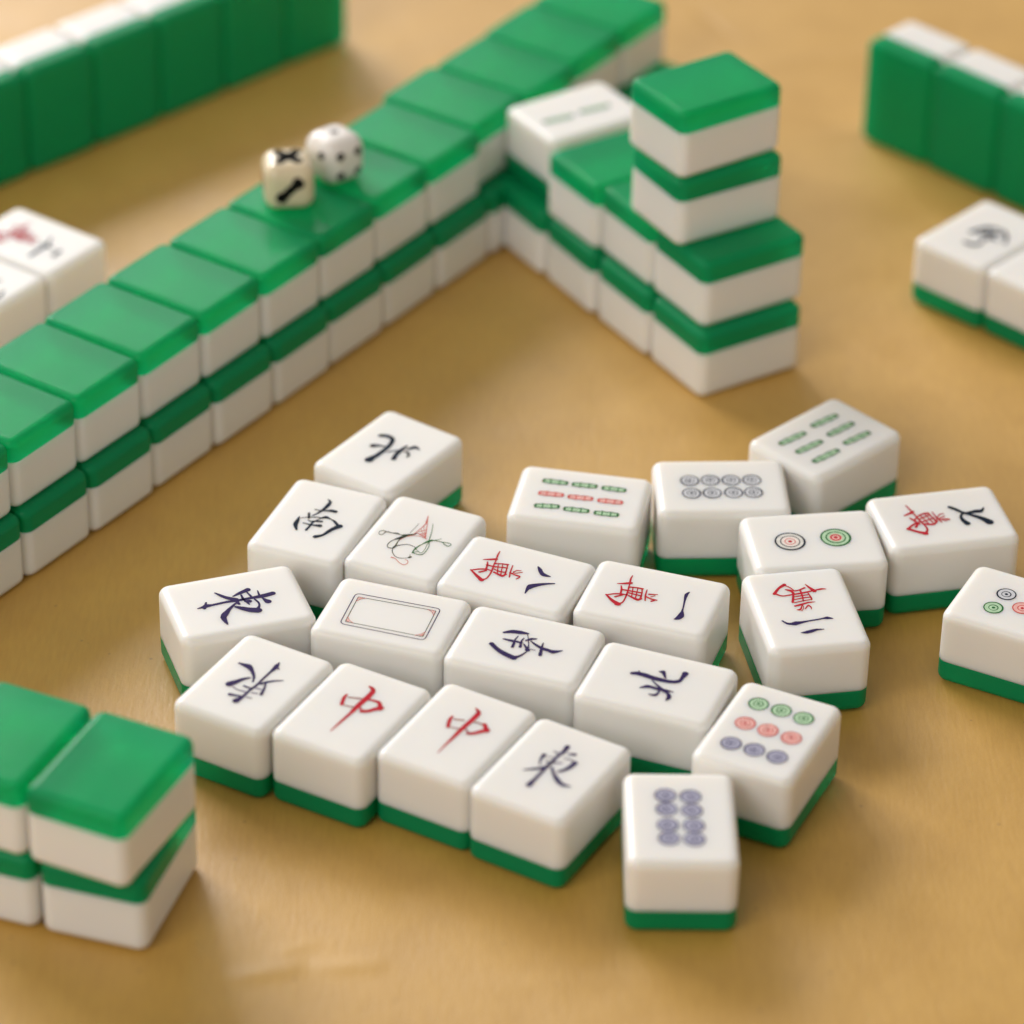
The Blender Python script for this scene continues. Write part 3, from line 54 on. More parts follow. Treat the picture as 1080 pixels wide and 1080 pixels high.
  'wan8': [["R",[[-6.81,6.31,-6.59,6.22],[-6.8,5.94,-6.54,5.83],[-6.79,5.54,-6.48,5.41],[-6.76,5.07,-6.41,4.95],[-6.72,4.61,-6.33,4.52],[-6.6,4.16,-6.26,4.13],[-6.47,3.71,-6.17,3.71],[-6.34,3.29,-6.07,3.28],[-6.24,2.9,-5.99,2.86],[-6.19,2.59,-5.92,2.5],[-6.17,2.3,-5.89,2.19],[-6.14,1.96,-5.85,1.87],[-6.07,1.51,-5.78,1.45],[-5.96,0.9,-5.65,0.85],[-5.82,0.18,-5.48,0.14],[-5.68,-0.54,-5.32,-0.61],[-5.57,-1.19,-5.19,-1.29],[-5.48,-1.77,-5.11,-1.89],[-5.41,-2.32,-5.06,-2.46],[-5.36,-2.83,-5.03,-2.98],[-5.34,-3.28,-5.03,-3.46],[-5.34,-3.69,-5.05,-3.89],[-5.37,-4.05,-5.09,-4.28],[-5.43,-4.36,-5.17,-4.62],[-5.52,-4.61,-5.3,-4.92],[-5.72,-4.78,-5.5,-5.19],[-5.98,-4.9,-5.76,-5.39],[-6.25,-4.99,-6.0,-5.54],[-6.54,-5.1,-6.27,-5.71]]],["R",[[-8.73,1.85,-8.8,2.01],[-8.49,1.92,-8.6,2.16],[-8.19,2.01,-8.33,2.34],[-7.85,2.13,-8.03,2.54],[-7.51,2.25,-7.73,2.74],[-7.16,2.4,-7.4,2.93],[-6.78,2.58,-7.03,3.14],[-6.44,2.74,-6.7,3.33],[-6.09,2.9,-6.37,3.52]]],["R",[[-7.7,1.36,-7.47,1.51],[-7.57,1.08,-7.33,1.24],[-7.48,0.88,-7.21,1.04],[-7.38,0.64,-7.07,0.74],[-7.3,0.37,-6.94,0.38],[-7.2,-0.05,-6.82,-0.09],[-7.1,-0.58,-6.7,-0.65],[-7.01,-1.1,-6.59,-1.17],[-6.9,-1.64,-6.48,-1.72]]],["R",[[-9.65,-3.08,-9.61,-2.7],[-9.25,-3.42,-9.2,-2.95],[-8.82,-3.79,-8.76,-3.24],[-8.33,-4.2,-8.27,-3.57],[-7.87,-4.58,-7.81,-3.85],[-7.42,-4.93,-7.36,-4.13],[-6.95,-5.28,-6.89,-4.41],[-6.53,-5.59,-6.48,-4.65],[-6.01,-5.98,-5.95,-4.97]]],["R",[[-9.45,-3.01,-9.61,-2.71],[-9.18,-2.81,-9.35,-2.48],[-8.85,-2.57,-9.04,-2.21],[-8.48,-2.31,-8.68,-1.92],[-8.13,-2.09,-8.33,-1.67],[-7.79,-1.89,-7.98,-1.48],[-7.43,-1.7,-7.61,-1.3],[-7.08,-1.54,-7.24,-1.15],[-6.77,-1.43,-6.91,-1.05],[-6.47,-1.38,-6.58,-1.01],[-6.18,-1.38,-6.27,-1.03],[-5.93,-1.4,-6.01,-1.06],[-5.69,-1.41,-5.77,-1.09]]],["R",[[-7.46,-3.08,-7.73,-2.62],[-7.12,-2.71,-7.38,-2.27],[-6.75,-2.3,-7.0,-1.88],[-6.42,-1.94,-6.66,-1.54]]],["R",[[-7.23,0.14,-7.33,0.53],[-6.82,0.14,-6.93,0.54],[-6.34,0.13,-6.46,0.55],[-5.83,0.14,-5.95,0.57],[-5.39,0.17,-5.53,0.61],[-5.07,0.25,-5.22,0.66],[-4.81,0.35,-4.96,0.72],[-4.57,0.45,-4.7,0.8],[-4.29,0.55,-4.4,0.87],[-3.9,0.63,-4.01,0.97],[-3.45,0.72,-3.57,1.07],[-3.04,0.8,-3.16,1.16],[-2.68,0.86,-2.81,1.24]]],["R",[[-5.74,1.34,-5.89,1.72],[-5.45,1.46,-5.6,1.83],[-5.13,1.6,-5.27,1.94],[-4.77,1.74,-4.91,2.07],[-4.43,1.86,-4.55,2.18],[-4.07,1.94,-4.19,2.29],[-3.67,2.0,-3.81,2.38],[-3.32,2.05,-3.46,2.46],[-2.99,2.09,-3.14,2.54]]],["R",[[-3.33,2.42,-3.05,2.45],[-3.2,2.02,-2.93,2.05],[-3.08,1.64,-2.82,1.66],[-2.94,1.19,-2.69,1.21],[-2.81,0.73,-2.56,0.73],[-2.69,0.19,-2.4,0.17],[-2.56,-0.44,-2.23,-0.47],[-2.45,-1.02,-2.08,-1.05],[-2.33,-1.62,-1.92,-1.65]]],["R",[[-4.66,-1.84,-4.72,-1.34],[-4.28,-1.98,-4.34,-1.45],[-3.87,-2.12,-3.94,-1.56],[-3.44,-2.27,-3.53,-1.68],[-3.1,-2.39,-3.19,-1.76],[-2.87,-2.46,-2.97,-1.81],[-2.69,-2.51,-2.82,-1.85],[-2.51,-2.53,-2.73,-1.85],[-2.32,-2.47,-2.66,-1.82],[-2.18,-2.27,-2.55,-1.73],[-2.06,-2.01,-2.43,-1.55],[-1.98,-1.76,-2.32,-1.35],[-1.88,-1.49,-2.2,-1.11]]],["R",[[-5.09,-0.68,-5.14,-0.37],[-4.78,-0.77,-4.83,-0.44],[-4.42,-0.87,-4.47,-0.53],[-4.01,-0.97,-4.08,-0.61],[-3.63,-1.03,-3.73,-0.65],[-3.27,-1.0,-3.38,-0.63],[-2.9,-0.93,-3.02,-0.58],[-2.58,-0.84,-2.7,-0.51],[-2.3,-0.78,-2.41,-0.46]]],["R",[[-5.18,1.74,-5.02,1.77],[-4.78,0.57,-4.61,0.6],[-4.28,-0.93,-4.08,-0.89],[-3.87,-2.14,-3.65,-2.09]]],["R",[[-4.3,2.15,-4.15,2.16],[-3.91,0.81,-3.72,0.83],[-3.39,-0.91,-3.18,-0.89],[-2.99,-2.27,-2.75,-2.25]]],["R",[[-2.09,2.47,-1.87,2.43],[-2.01,2.02,-1.78,1.97],[-1.93,1.49,-1.68,1.44],[-1.83,0.9,-1.55,0.86],[-1.71,0.32,-1.42,0.3],[-1.56,-0.27,-1.28,-0.26],[-1.38,-0.89,-1.11,-0.87],[-1.22,-1.44,-0.94,-1.42],[-1.07,-1.96,-0.79,-1.94]]],["R",[[-1.44,-0.51,-1.5,-0.14],[-1.13,-0.6,-1.19,-0.22],[-0.8,-0.69,-0.85,-0.32],[-0.42,-0.79,-0.48,-0.41],[-0.07,-0.87,-0.14,-0.49],[0.29,-0.93,0.19,-0.51],[0.66,-0.95,0.55,-0.5],[0.96,-0.99,0.89,-0.52],[1.0,-0.98,1.22,-0.75],[0.98,-0.97,1.27,-1.23],[0.89,-1.28,1.13,-1.56],[0.75,-1.61,0.95,-1.86],[0.65,-1.91,0.8,-2.1]]],["R",[[-0.69,-0.01,-0.86,0.14],[-0.64,0.22,-0.82,0.37],[-0.6,0.45,-0.77,0.61],[-0.54,0.69,-0.7,0.88],[-0.44,0.87,-0.57,1.1],[-0.25,1.0,-0.35,1.23],[0.0,1.09,-0.08,1.32],[0.25,1.17,0.18,1.37],[0.46,1.23,0.39,1.42]]],["R",[[-0.34,-0.21,-0.47,0.03],[0.06,0.11,-0.05,0.32],[0.57,0.5,0.47,0.7],[0.97,0.81,0.87,0.99]]],["R",[[-0.99,0.54,-0.82,0.48],[-0.95,0.25,-0.78,0.2],[-0.92,-0.03,-0.74,-0.08],[-0.88,-0.31,-0.71,-0.37]]],["i",[[3.2,4.17,3.31,4.43],[3.38,3.86,3.55,4.25],[3.56,3.56,3.77,4.09],[3.77,3.22,4.02,3.9],[3.97,2.89,4.29,3.68],[4.2,2.62,4.55,3.36],[4.47,2.28,4.79,3.05],[4.83,1.9,5.0,2.81],[5.27,1.61,5.21,2.65],[5.75,1.57,5.59,2.44],[6.26,1.62,6.1,2.29],[6.71,1.71,6.6,2.17],[7.06,1.8,7.0,2.05]]],["i",[[4.66,-6.17,4.49,-6.11],[4.67,-5.82,4.39,-5.73],[4.67,-5.41,4.29,-5.28],[4.68,-4.98,4.19,-4.79],[4.71,-4.63,4.11,-4.36],[4.74,-4.38,4.05,-4.06],[4.78,-4.24,4.0,-3.75],[4.83,-4.2,4.01,-3.36],[4.93,-4.09,4.11,-2.98],[5.07,-3.78,4.37,-2.7],[5.29,-3.43,4.69,-2.42],[5.57,-3.06,5.05,-2.15],[5.87,-2.69,5.43,-1.88],[6.2,-2.34,5.81,-1.61],[6.56,-1.99,6.23,-1.35],[6.94,-1.66,6.66,-1.09],[7.33,-1.34,7.1,-0.85],[7.76,-1.04,7.57,-0.61],[8.23,-0.75,8.07,-0.38],[8.66,-0.49,8.52,-0.19],[8.99,-0.28,8.88,-0.04]]]],
  'wan1': [["R",[[-6.37,6.26,-6.19,6.16],[-6.4,5.95,-6.17,5.82],[-6.44,5.61,-6.17,5.47],[-6.46,5.18,-6.15,5.06],[-6.45,4.67,-6.09,4.6],[-6.35,4.08,-6.02,4.07],[-6.22,3.42,-5.92,3.42],[-6.08,2.74,-5.8,2.74],[-5.95,2.07,-5.69,2.06],[-5.86,1.43,-5.58,1.4],[-5.78,0.77,-5.48,0.73],[-5.71,0.13,-5.38,0.07],[-5.65,-0.49,-5.3,-0.57],[-5.59,-1.09,-5.25,-1.18],[-5.54,-1.67,-5.2,-1.78],[-5.5,-2.22,-5.18,-2.35],[-5.49,-2.73,-5.18,-2.87],[-5.49,-3.18,-5.18,-3.34],[-5.49,-3.59,-5.21,-3.77],[-5.53,-3.94,-5.26,-4.18],[-5.61,-4.24,-5.38,-4.55],[-5.81,-4.48,-5.58,-4.91],[-6.09,-4.69,-5.85,-5.21],[-6.36,-4.86,-6.11,-5.45],[-6.67,-5.06,-6.38,-5.71]]],["R",[[-8.48,2.07,-8.54,2.25],[-8.24,2.12,-8.31,2.37],[-7.93,2.19,-8.03,2.52],[-7.58,2.28,-7.71,2.69],[-7.23,2.38,-7.38,2.87],[-6.84,2.53,-7.02,3.07],[-6.41,2.7,-6.61,3.29],[-6.02,2.85,-6.24,3.49],[-5.63,3.0,-5.87,3.7]]],["R",[[-7.6,1.55,-7.38,1.68],[-7.49,1.21,-7.24,1.36],[-7.39,0.91,-7.11,1.06],[-7.29,0.58,-6.97,0.71],[-7.21,0.24,-6.84,0.31],[-7.13,-0.16,-6.75,-0.16],[-7.05,-0.65,-6.66,-0.67],[-6.97,-1.11,-6.58,-1.13],[-6.89,-1.62,-6.5,-1.64]]],["R",[[-9.63,-2.86,-9.54,-2.45],[-9.25,-3.28,-9.13,-2.78],[-8.82,-3.74,-8.68,-3.16],[-8.33,-4.24,-8.2,-3.55],[-7.88,-4.67,-7.77,-3.86],[-7.45,-5.01,-7.38,-4.07],[-7.01,-5.29,-6.98,-4.26],[-6.64,-5.52,-6.62,-4.4],[-6.15,-5.82,-6.12,-4.62]]],["R",[[-9.4,-2.84,-9.54,-2.5],[-9.08,-2.63,-9.22,-2.28],[-8.7,-2.39,-8.84,-2.02],[-8.27,-2.13,-8.42,-1.74],[-7.88,-1.93,-8.02,-1.51],[-7.53,-1.78,-7.66,-1.36],[-7.18,-1.67,-7.3,-1.25],[-6.83,-1.58,-6.95,-1.16],[-6.5,-1.51,-6.6,-1.09],[-6.15,-1.45,-6.23,-1.06],[-5.78,-1.41,-5.85,-1.06],[-5.46,-1.39,-5.52,-1.07],[-5.18,-1.37,-5.24,-1.08]]],["R",[[-7.4,-2.99,-7.61,-2.54],[-6.98,-2.58,-7.18,-2.15],[-6.5,-2.11,-6.69,-1.71],[-6.1,-1.71,-6.28,-1.33]]],["R",[[-6.96,0.09,-7.05,0.52],[-6.67,0.11,-6.76,0.54],[-6.38,0.14,-6.47,0.57],[-5.99,0.17,-6.08,0.6],[-5.5,0.2,-5.58,0.63],[-4.79,0.24,-4.87,0.65],[-3.91,0.28,-3.98,0.67],[-3.06,0.32,-3.14,0.69],[-2.42,0.35,-2.49,0.71]]],["R",[[-5.73,1.48,-5.85,1.91],[-5.4,1.58,-5.51,1.98],[-5.04,1.68,-5.14,2.07],[-4.63,1.78,-4.72,2.16],[-4.24,1.85,-4.32,2.21],[-3.85,1.86,-3.93,2.25],[-3.44,1.84,-3.52,2.27],[-3.08,1.81,-3.15,2.27],[-2.73,1.78,-2.81,2.28]]],["R",[[-3.02,2.13,-2.77,2.19],[-2.9,1.67,-2.65,1.73],[-2.77,1.2,-2.53,1.25],[-2.65,0.67,-2.4,0.7],[-2.54,0.18,-2.29,0.18],[-2.49,-0.31,-2.18,-0.35],[-2.45,-0.83,-2.1,-0.9],[-2.42,-1.3,-2.02,-1.38],[-2.38,-1.84,-1.94,-1.93]]],["R",[[-4.84,-1.61,-4.85,-1.2],[-4.47,-1.8,-4.48,-1.32],[-4.05,-2.01,-4.06,-1.47],[-3.61,-2.23,-3.63,-1.61],[-3.26,-2.41,-3.28,-1.71],[-3.02,-2.49,-3.05,-1.8],[-2.83,-2.55,-2.89,-1.85],[-2.65,-2.57,-2.78,-1.86],[-2.47,-2.55,-2.68,-1.85],[-2.29,-2.41,-2.55,-1.81],[-2.14,-2.23,-2.41,-1.7],[-2.03,-2.05,-2.28,-1.57],[-1.89,-1.85,-2.12,-1.42]]],["R",[[-5.12,-0.56,-5.17,-0.2],[-4.26,-0.63,-4.31,-0.27],[-3.17,-0.71,-3.22,-0.35],[-2.31,-0.78,-2.36,-0.42]]],["R",[[-4.97,1.9,-4.81,1.91],[-4.75,0.8,-4.57,0.81],[-4.47,-0.6,-4.28,-0.59],[-4.25,-1.72,-4.04,-1.71]]],["R",[[-3.93,2.09,-3.76,2.08],[-3.75,0.86,-3.55,0.85],[-3.52,-0.71,-3.29,-0.72],[-3.33,-1.97,-3.07,-1.99]]],["R",[[-1.85,2.07,-1.67,2.03],[-1.82,1.65,-1.61,1.61],[-1.79,1.18,-1.54,1.14],[-1.74,0.64,-1.47,0.61],[-1.67,0.11,-1.37,0.11],[-1.55,-0.44,-1.27,-0.4],[-1.4,-1.01,-1.14,-0.96],[-1.27,-1.52,-1.01,-1.46],[-1.14,-2.0,-0.89,-1.94]]],["R",[[-1.43,-0.56,-1.43,-0.21],[-1.15,-0.7,-1.14,-0.34],[-0.83,-0.86,-0.83,-0.48],[-0.46,-1.02,-0.47,-0.63],[-0.1,-1.15,-0.14,-0.73],[0.26,-1.2,0.21,-0.79],[0.65,-1.22,0.59,-0.83],[1.0,-1.22,0.94,-0.84],[1.31,-1.22,1.25,-0.86]]],["R",[[-0.8,0.33,-0.92,0.76],[-0.26,0.52,-0.36,0.88],[0.38,0.75,0.31,1.03],[0.89,0.93,0.83,1.14]]],["R",[[-0.22,-0.33,-0.31,-0.14],[0.02,-0.11,-0.07,0.08],[0.29,0.14,0.21,0.34],[0.53,0.36,0.44,0.55]]],["R",[[0.47,-1.99,0.26,-1.54],[0.63,-1.81,0.44,-1.41],[0.76,-1.66,0.59,-1.3],[0.9,-1.5,0.75,-1.18]]],["i",[[7.03,4.31,7.19,4.13],[6.89,4.09,7.16,3.79],[6.74,3.84,7.11,3.45],[6.59,3.49,7.09,3.08],[6.49,3.04,7.11,2.73],[6.56,2.5,7.09,2.39],[6.66,1.97,7.11,1.94],[6.79,1.42,7.16,1.41],[6.91,0.86,7.21,0.85],[7.02,0.24,7.3,0.24],[7.14,-0.43,7.4,-0.43],[7.26,-1.09,7.5,-1.09],[7.37,-1.68,7.58,-1.7],[7.42,-2.22,7.68,-2.26],[7.45,-2.74,7.76,-2.79],[7.48,-3.18,7.82,-3.24],[7.51,-3.68,7.9,-3.75]]],["i",[[7.51,-3.0,7.8,-2.99],[7.49,-3.43,7.97,-3.4],[7.47,-3.81,8.14,-3.81],[7.42,-4.15,8.31,-4.31],[7.34,-4.32,8.43,-4.88],[7.35,-4.46,8.33,-5.34],[7.34,-4.69,8.19,-5.67],[7.28,-4.94,8.04,-5.93],[7.22,-5.19,7.88,-6.15],[7.16,-5.48,7.67,-6.32],[7.07,-5.78,7.45,-6.46],[6.98,-6.06,7.25,-6.55],[6.89,-6.34,7.05,-6.64]]]],
  'southC': [["i",[[-5.51,2.25,-5.67,2.62],[-5.16,2.39,-5.37,2.89],[-4.76,2.56,-5.03,3.2],[-4.31,2.75,-4.62,3.52],[-3.88,2.87,-4.21,3.8],[-3.5,2.98,-3.78,3.92],[-3.09,3.06,-3.35,4.01],[-2.67,3.12,-2.92,4.07],[-2.25,3.17,-2.49,4.12],[-1.8,3.29,-2.0,4.1],[-1.32,3.4,-1.48,4.07],[-0.89,3.5,-1.02,4.03],[-0.53,3.6,-0.62,3.99]]],["i",[[-4.85,0.04,-4.9,0.32],[-4.51,-0.02,-4.58,0.35],[-4.1,-0.08,-4.19,0.37],[-3.65,-0.13,-3.76,0.4],[-3.23,-0.18,-3.36,0.43],[-2.86,-0.16,-3.0,0.43],[-2.5,-0.12,-2.63,0.44],[-2.16,-0.09,-2.28,0.44],[-1.84,-0.06,-1.95,0.44],[-1.53,-0.05,-1.62,0.41],[-1.23,-0.05,-1.31,0.37],[-0.97,-0.05,-1.03,0.33],[-0.72,-0.04,-0.78,0.29]]],["i",[[-2.33,2.16,-2.19,2.05],[-2.39,1.88,-2.22,1.74],[-2.47,1.56,-2.27,1.4],[-2.54,1.18,-2.31,1.03],[-2.57,0.81,-2.32,0.69],[-2.57,0.46,-2.27,0.38],[-2.54,0.1,-2.2,0.07],[-2.5,-0.22,-2.12,-0.26],[-2.48,-0.52,-2.05,-0.61],[-2.45,-0.83,-2.0,-0.96],[-2.43,-1.17,-1.96,-1.31],[-2.42,-1.46,-1.93,-1.61],[-2.39,-1.9,-1.88,-2.05]]],["i",[[-0.91,1.92,-0.77,1.8],[-0.98,1.69,-0.8,1.54],[-1.06,1.44,-0.84,1.26],[-1.12,1.11,-0.87,0.95],[-1.14,0.72,-0.85,0.63],[-1.1,0.23,-0.77,0.2],[-1.01,-0.33,-0.63,-0.32],[-0.92,-0.84,-0.49,-0.82],[-0.82,-1.43,-0.34,-1.41]]],["i",[[-6.74,-2.86,-6.57,-1.93],[-6.23,-3.29,-6.05,-2.36],[-5.79,-3.66,-5.62,-2.72],[-5.28,-4.07,-5.15,-3.1],[-4.77,-4.43,-4.69,-3.43],[-4.28,-4.73,-4.25,-3.67],[-3.79,-5.0,-3.78,-3.9],[-3.28,-5.25,-3.31,-4.11],[-2.78,-5.47,-2.83,-4.3],[-2.23,-5.67,-2.31,-4.49],[-1.64,-5.86,-1.74,-4.67],[-1.13,-6.01,-1.23,-4.82],[-0.53,-6.18,-0.63,-4.99]]],["i",[[-0.78,-5.99,-1.12,-5.22],[-0.46,-5.73,-0.77,-5.02],[-0.17,-5.5,-0.46,-4.86],[0.15,-5.21,-0.13,-4.65],[0.43,-4.88,0.15,-4.42],[0.65,-4.51,0.37,-4.12],[0.83,-4.09,0.58,-3.77],[0.99,-3.66,0.76,-3.39],[1.12,-3.28,0.92,-3.05],[1.24,-2.93,1.03,-2.71],[1.33,-2.59,1.1,-2.38],[1.4,-2.29,1.16,-2.09],[1.47,-2.0,1.22,-1.78]]],["i",[[-0.72,3.58,-0.64,3.65],[-0.6,3.36,-0.53,3.43],[-0.47,3.11,-0.39,3.19],[-0.31,2.79,-0.23,2.86],[-0.12,2.37,-0.04,2.42],[0.11,1.77,0.21,1.82],[0.4,1.03,0.5,1.08],[0.66,0.29,0.78,0.34],[0.86,-0.31,0.99,-0.28],[0.89,-0.75,1.17,-0.76],[0.86,-1.06,1.3,-1.18],[0.8,-1.3,1.38,-1.51],[0.76,-1.81,1.49,-2.05]]],["i",[[-0.24,-0.29,-0.17,-0.08],[-0.07,-0.52,0.02,-0.25],[0.11,-0.76,0.22,-0.44],[0.3,-1.03,0.44,-0.64],[0.48,-1.27,0.65,-0.82],[0.63,-1.5,0.83,-0.99],[0.79,-1.73,1.02,-1.16],[0.92,-1.94,1.18,-1.3],[1.18,-2.31,1.47,-1.6]]],["i",[[-0.11,1.1,-0.27,1.39],[0.09,1.27,-0.11,1.63],[0.3,1.47,0.07,1.88],[0.53,1.67,0.28,2.16],[0.77,1.82,0.51,2.4],[0.99,2.01,0.8,2.52],[1.26,2.17,1.11,2.61],[1.51,2.32,1.39,2.67],[1.73,2.46,1.63,2.73]]],["i",[[0.84,1.3,0.86,1.5],[1.11,1.08,1.14,1.35],[1.45,0.81,1.48,1.16],[1.84,0.51,1.87,0.95],[2.24,0.24,2.26,0.76],[2.64,-0.0,2.65,0.58],[3.08,-0.24,3.07,0.4],[3.52,-0.46,3.49,0.24],[3.95,-0.64,3.89,0.12],[4.36,-0.74,4.26,0.04],[4.76,-0.79,4.63,-0.01],[5.12,-0.82,5.0,-0.04],[5.45,-0.86,5.35,-0.09],[5.72,-0.96,5.67,-0.14],[5.99,-1.08,5.92,-0.21],[6.3,-1.18,6.12,-0.23],[6.68,-1.15,6.37,-0.17],[7.09,-0.84,6.79,-0.08],[7.55,-0.41,7.31,0.13],[7.96,0.01,7.8,0.36],[8.25,0.35,8.18,0.51]]],["i",[[3.48,1.68,3.62,1.65],[3.49,1.32,3.7,1.27],[3.51,0.89,3.78,0.84],[3.55,0.39,3.88,0.34],[3.6,-0.14,3.99,-0.17],[3.68,-0.73,4.13,-0.74],[3.78,-1.4,4.3,-1.39],[3.88,-2.01,4.46,-1.99],[4.0,-2.74,4.65,-2.73]]],["d",[[1.64,-1.47,1.62,-1.33],[1.99,-1.49,1.96,-1.35],[2.43,-1.51,2.4,-1.37],[2.77,-1.53,2.75,-1.39]]]],
  'northB': [["i",[[-5.59,0.56,-5.83,1.24],[-5.3,0.65,-5.57,1.39],[-5.07,0.71,-5.35,1.52],[-4.79,0.77,-5.06,1.66],[-4.48,0.79,-4.71,1.76],[-4.09,0.79,-4.3,1.81],[-3.63,0.76,-3.83,1.82],[-3.16,0.72,-3.35,1.82],[-2.71,0.66,-2.89,1.81],[-2.32,0.61,-2.47,1.75],[-1.95,0.55,-2.08,1.67],[-1.56,0.48,-1.71,1.59],[-1.14,0.43,-1.32,1.53],[-0.7,0.41,-0.89,1.49],[-0.25,0.41,-0.45,1.47],[0.21,0.42,0.01,1.45],[0.66,0.43,0.46,1.44],[1.11,0.45,0.91,1.43],[1.56,0.48,1.36,1.42],[2.0,0.51,1.8,1.42],[2.41,0.57,2.2,1.45],[2.8,0.64,2.57,1.5],[3.17,0.73,2.92,1.57],[3.5,0.84,3.24,1.66],[3.81,0.98,3.51,1.78],[4.08,1.13,3.74,1.92],[4.31,1.31,3.93,2.08],[4.52,1.53,4.08,2.25],[4.69,1.83,4.18,2.43],[4.81,2.2,4.23,2.66],[4.86,2.6,4.24,2.95],[4.88,2.96,4.24,3.31],[4.91,3.27,4.25,3.66],[4.97,3.54,4.23,4.0],[5.04,3.82,4.22,4.33],[5.1,4.06,4.19,4.62],[5.19,4.64,4.2,5.25]]],["i",[[-4.7,2.21,-4.57,2.26],[-4.65,1.93,-4.43,2.01],[-4.6,1.63,-4.29,1.76],[-4.5,1.21,-4.11,1.37]]],["i",[[-0.51,3.46,-0.57,3.69],[-0.29,3.39,-0.4,3.83],[-0.04,3.32,-0.2,3.97],[0.2,3.24,0.03,4.1],[0.33,3.13,0.26,4.17],[0.27,3.18,0.53,3.97],[0.22,3.26,0.7,3.68],[0.29,3.13,0.76,3.51],[0.42,2.9,0.82,3.37],[0.62,2.65,0.95,3.09],[0.84,2.36,1.12,2.72],[1.06,2.08,1.28,2.37],[1.28,1.79,1.45,2.01]]],["i",[[-0.95,-0.09,-0.91,0.1],[-0.68,-0.33,-0.64,-0.1],[-0.36,-0.62,-0.31,-0.35],[-0.01,-0.94,0.05,-0.63],[0.33,-1.23,0.39,-0.88],[0.63,-1.52,0.71,-1.08],[0.95,-1.81,1.03,-1.29],[1.25,-2.08,1.33,-1.47],[1.51,-2.31,1.6,-1.62],[1.73,-2.46,1.8,-1.76],[1.91,-2.58,1.96,-1.86],[2.08,-2.67,2.12,-1.95],[2.29,-2.79,2.31,-2.06],[2.56,-2.91,2.55,-2.19],[2.84,-3.01,2.84,-2.32],[3.1,-3.13,3.15,-2.49],[3.32,-3.28,3.45,-2.72],[3.49,-3.56,3.75,-2.94],[3.66,-3.87,4.05,-3.24],[3.75,-4.12,4.34,-3.63],[3.73,-4.2,4.59,-4.2],[3.82,-4.35,4.52,-4.76],[3.86,-4.74,4.35,-5.16],[3.87,-5.16,4.16,-5.44],[3.89,-5.54,4.0,-5.64]]],["i",[[-2.35,-3.37,-2.49,-3.08],[-2.08,-3.22,-2.28,-2.81],[-1.76,-3.04,-2.02,-2.5],[-1.42,-2.87,-1.72,-2.18],[-1.11,-2.77,-1.41,-1.93],[-0.88,-2.68,-1.1,-1.86],[-0.63,-2.63,-0.8,-1.86],[-0.36,-2.62,-0.5,-1.89],[-0.05,-2.61,-0.17,-1.92],[0.3,-2.64,0.19,-1.94],[0.69,-2.69,0.58,-1.99],[1.09,-2.75,0.97,-2.03],[1.49,-2.77,1.34,-2.04],[1.85,-2.73,1.68,-2.02],[2.2,-2.66,2.02,-1.98],[2.54,-2.59,2.37,-1.93],[2.89,-2.54,2.75,-1.9],[3.3,-2.46,3.19,-1.94],[3.75,-2.39,3.68,-2.0],[4.16,-2.33,4.11,-2.06],[4.47,-2.26,4.44,-2.13]]],["i",[[1.55,-2.54,1.76,-2.65],[1.52,-2.9,1.78,-3.03],[1.48,-3.28,1.8,-3.45],[1.43,-3.67,1.8,-3.91],[1.36,-3.93,1.76,-4.31],[1.29,-4.1,1.64,-4.58],[1.2,-4.23,1.5,-4.77],[1.08,-4.34,1.32,-4.9],[0.93,-4.42,1.12,-5.0],[0.72,-4.52,0.85,-5.02],[0.45,-4.59,0.54,-4.99],[0.18,-4.63,0.25,-4.95],[-0.04,-4.68,0.0,-4.91]]]],
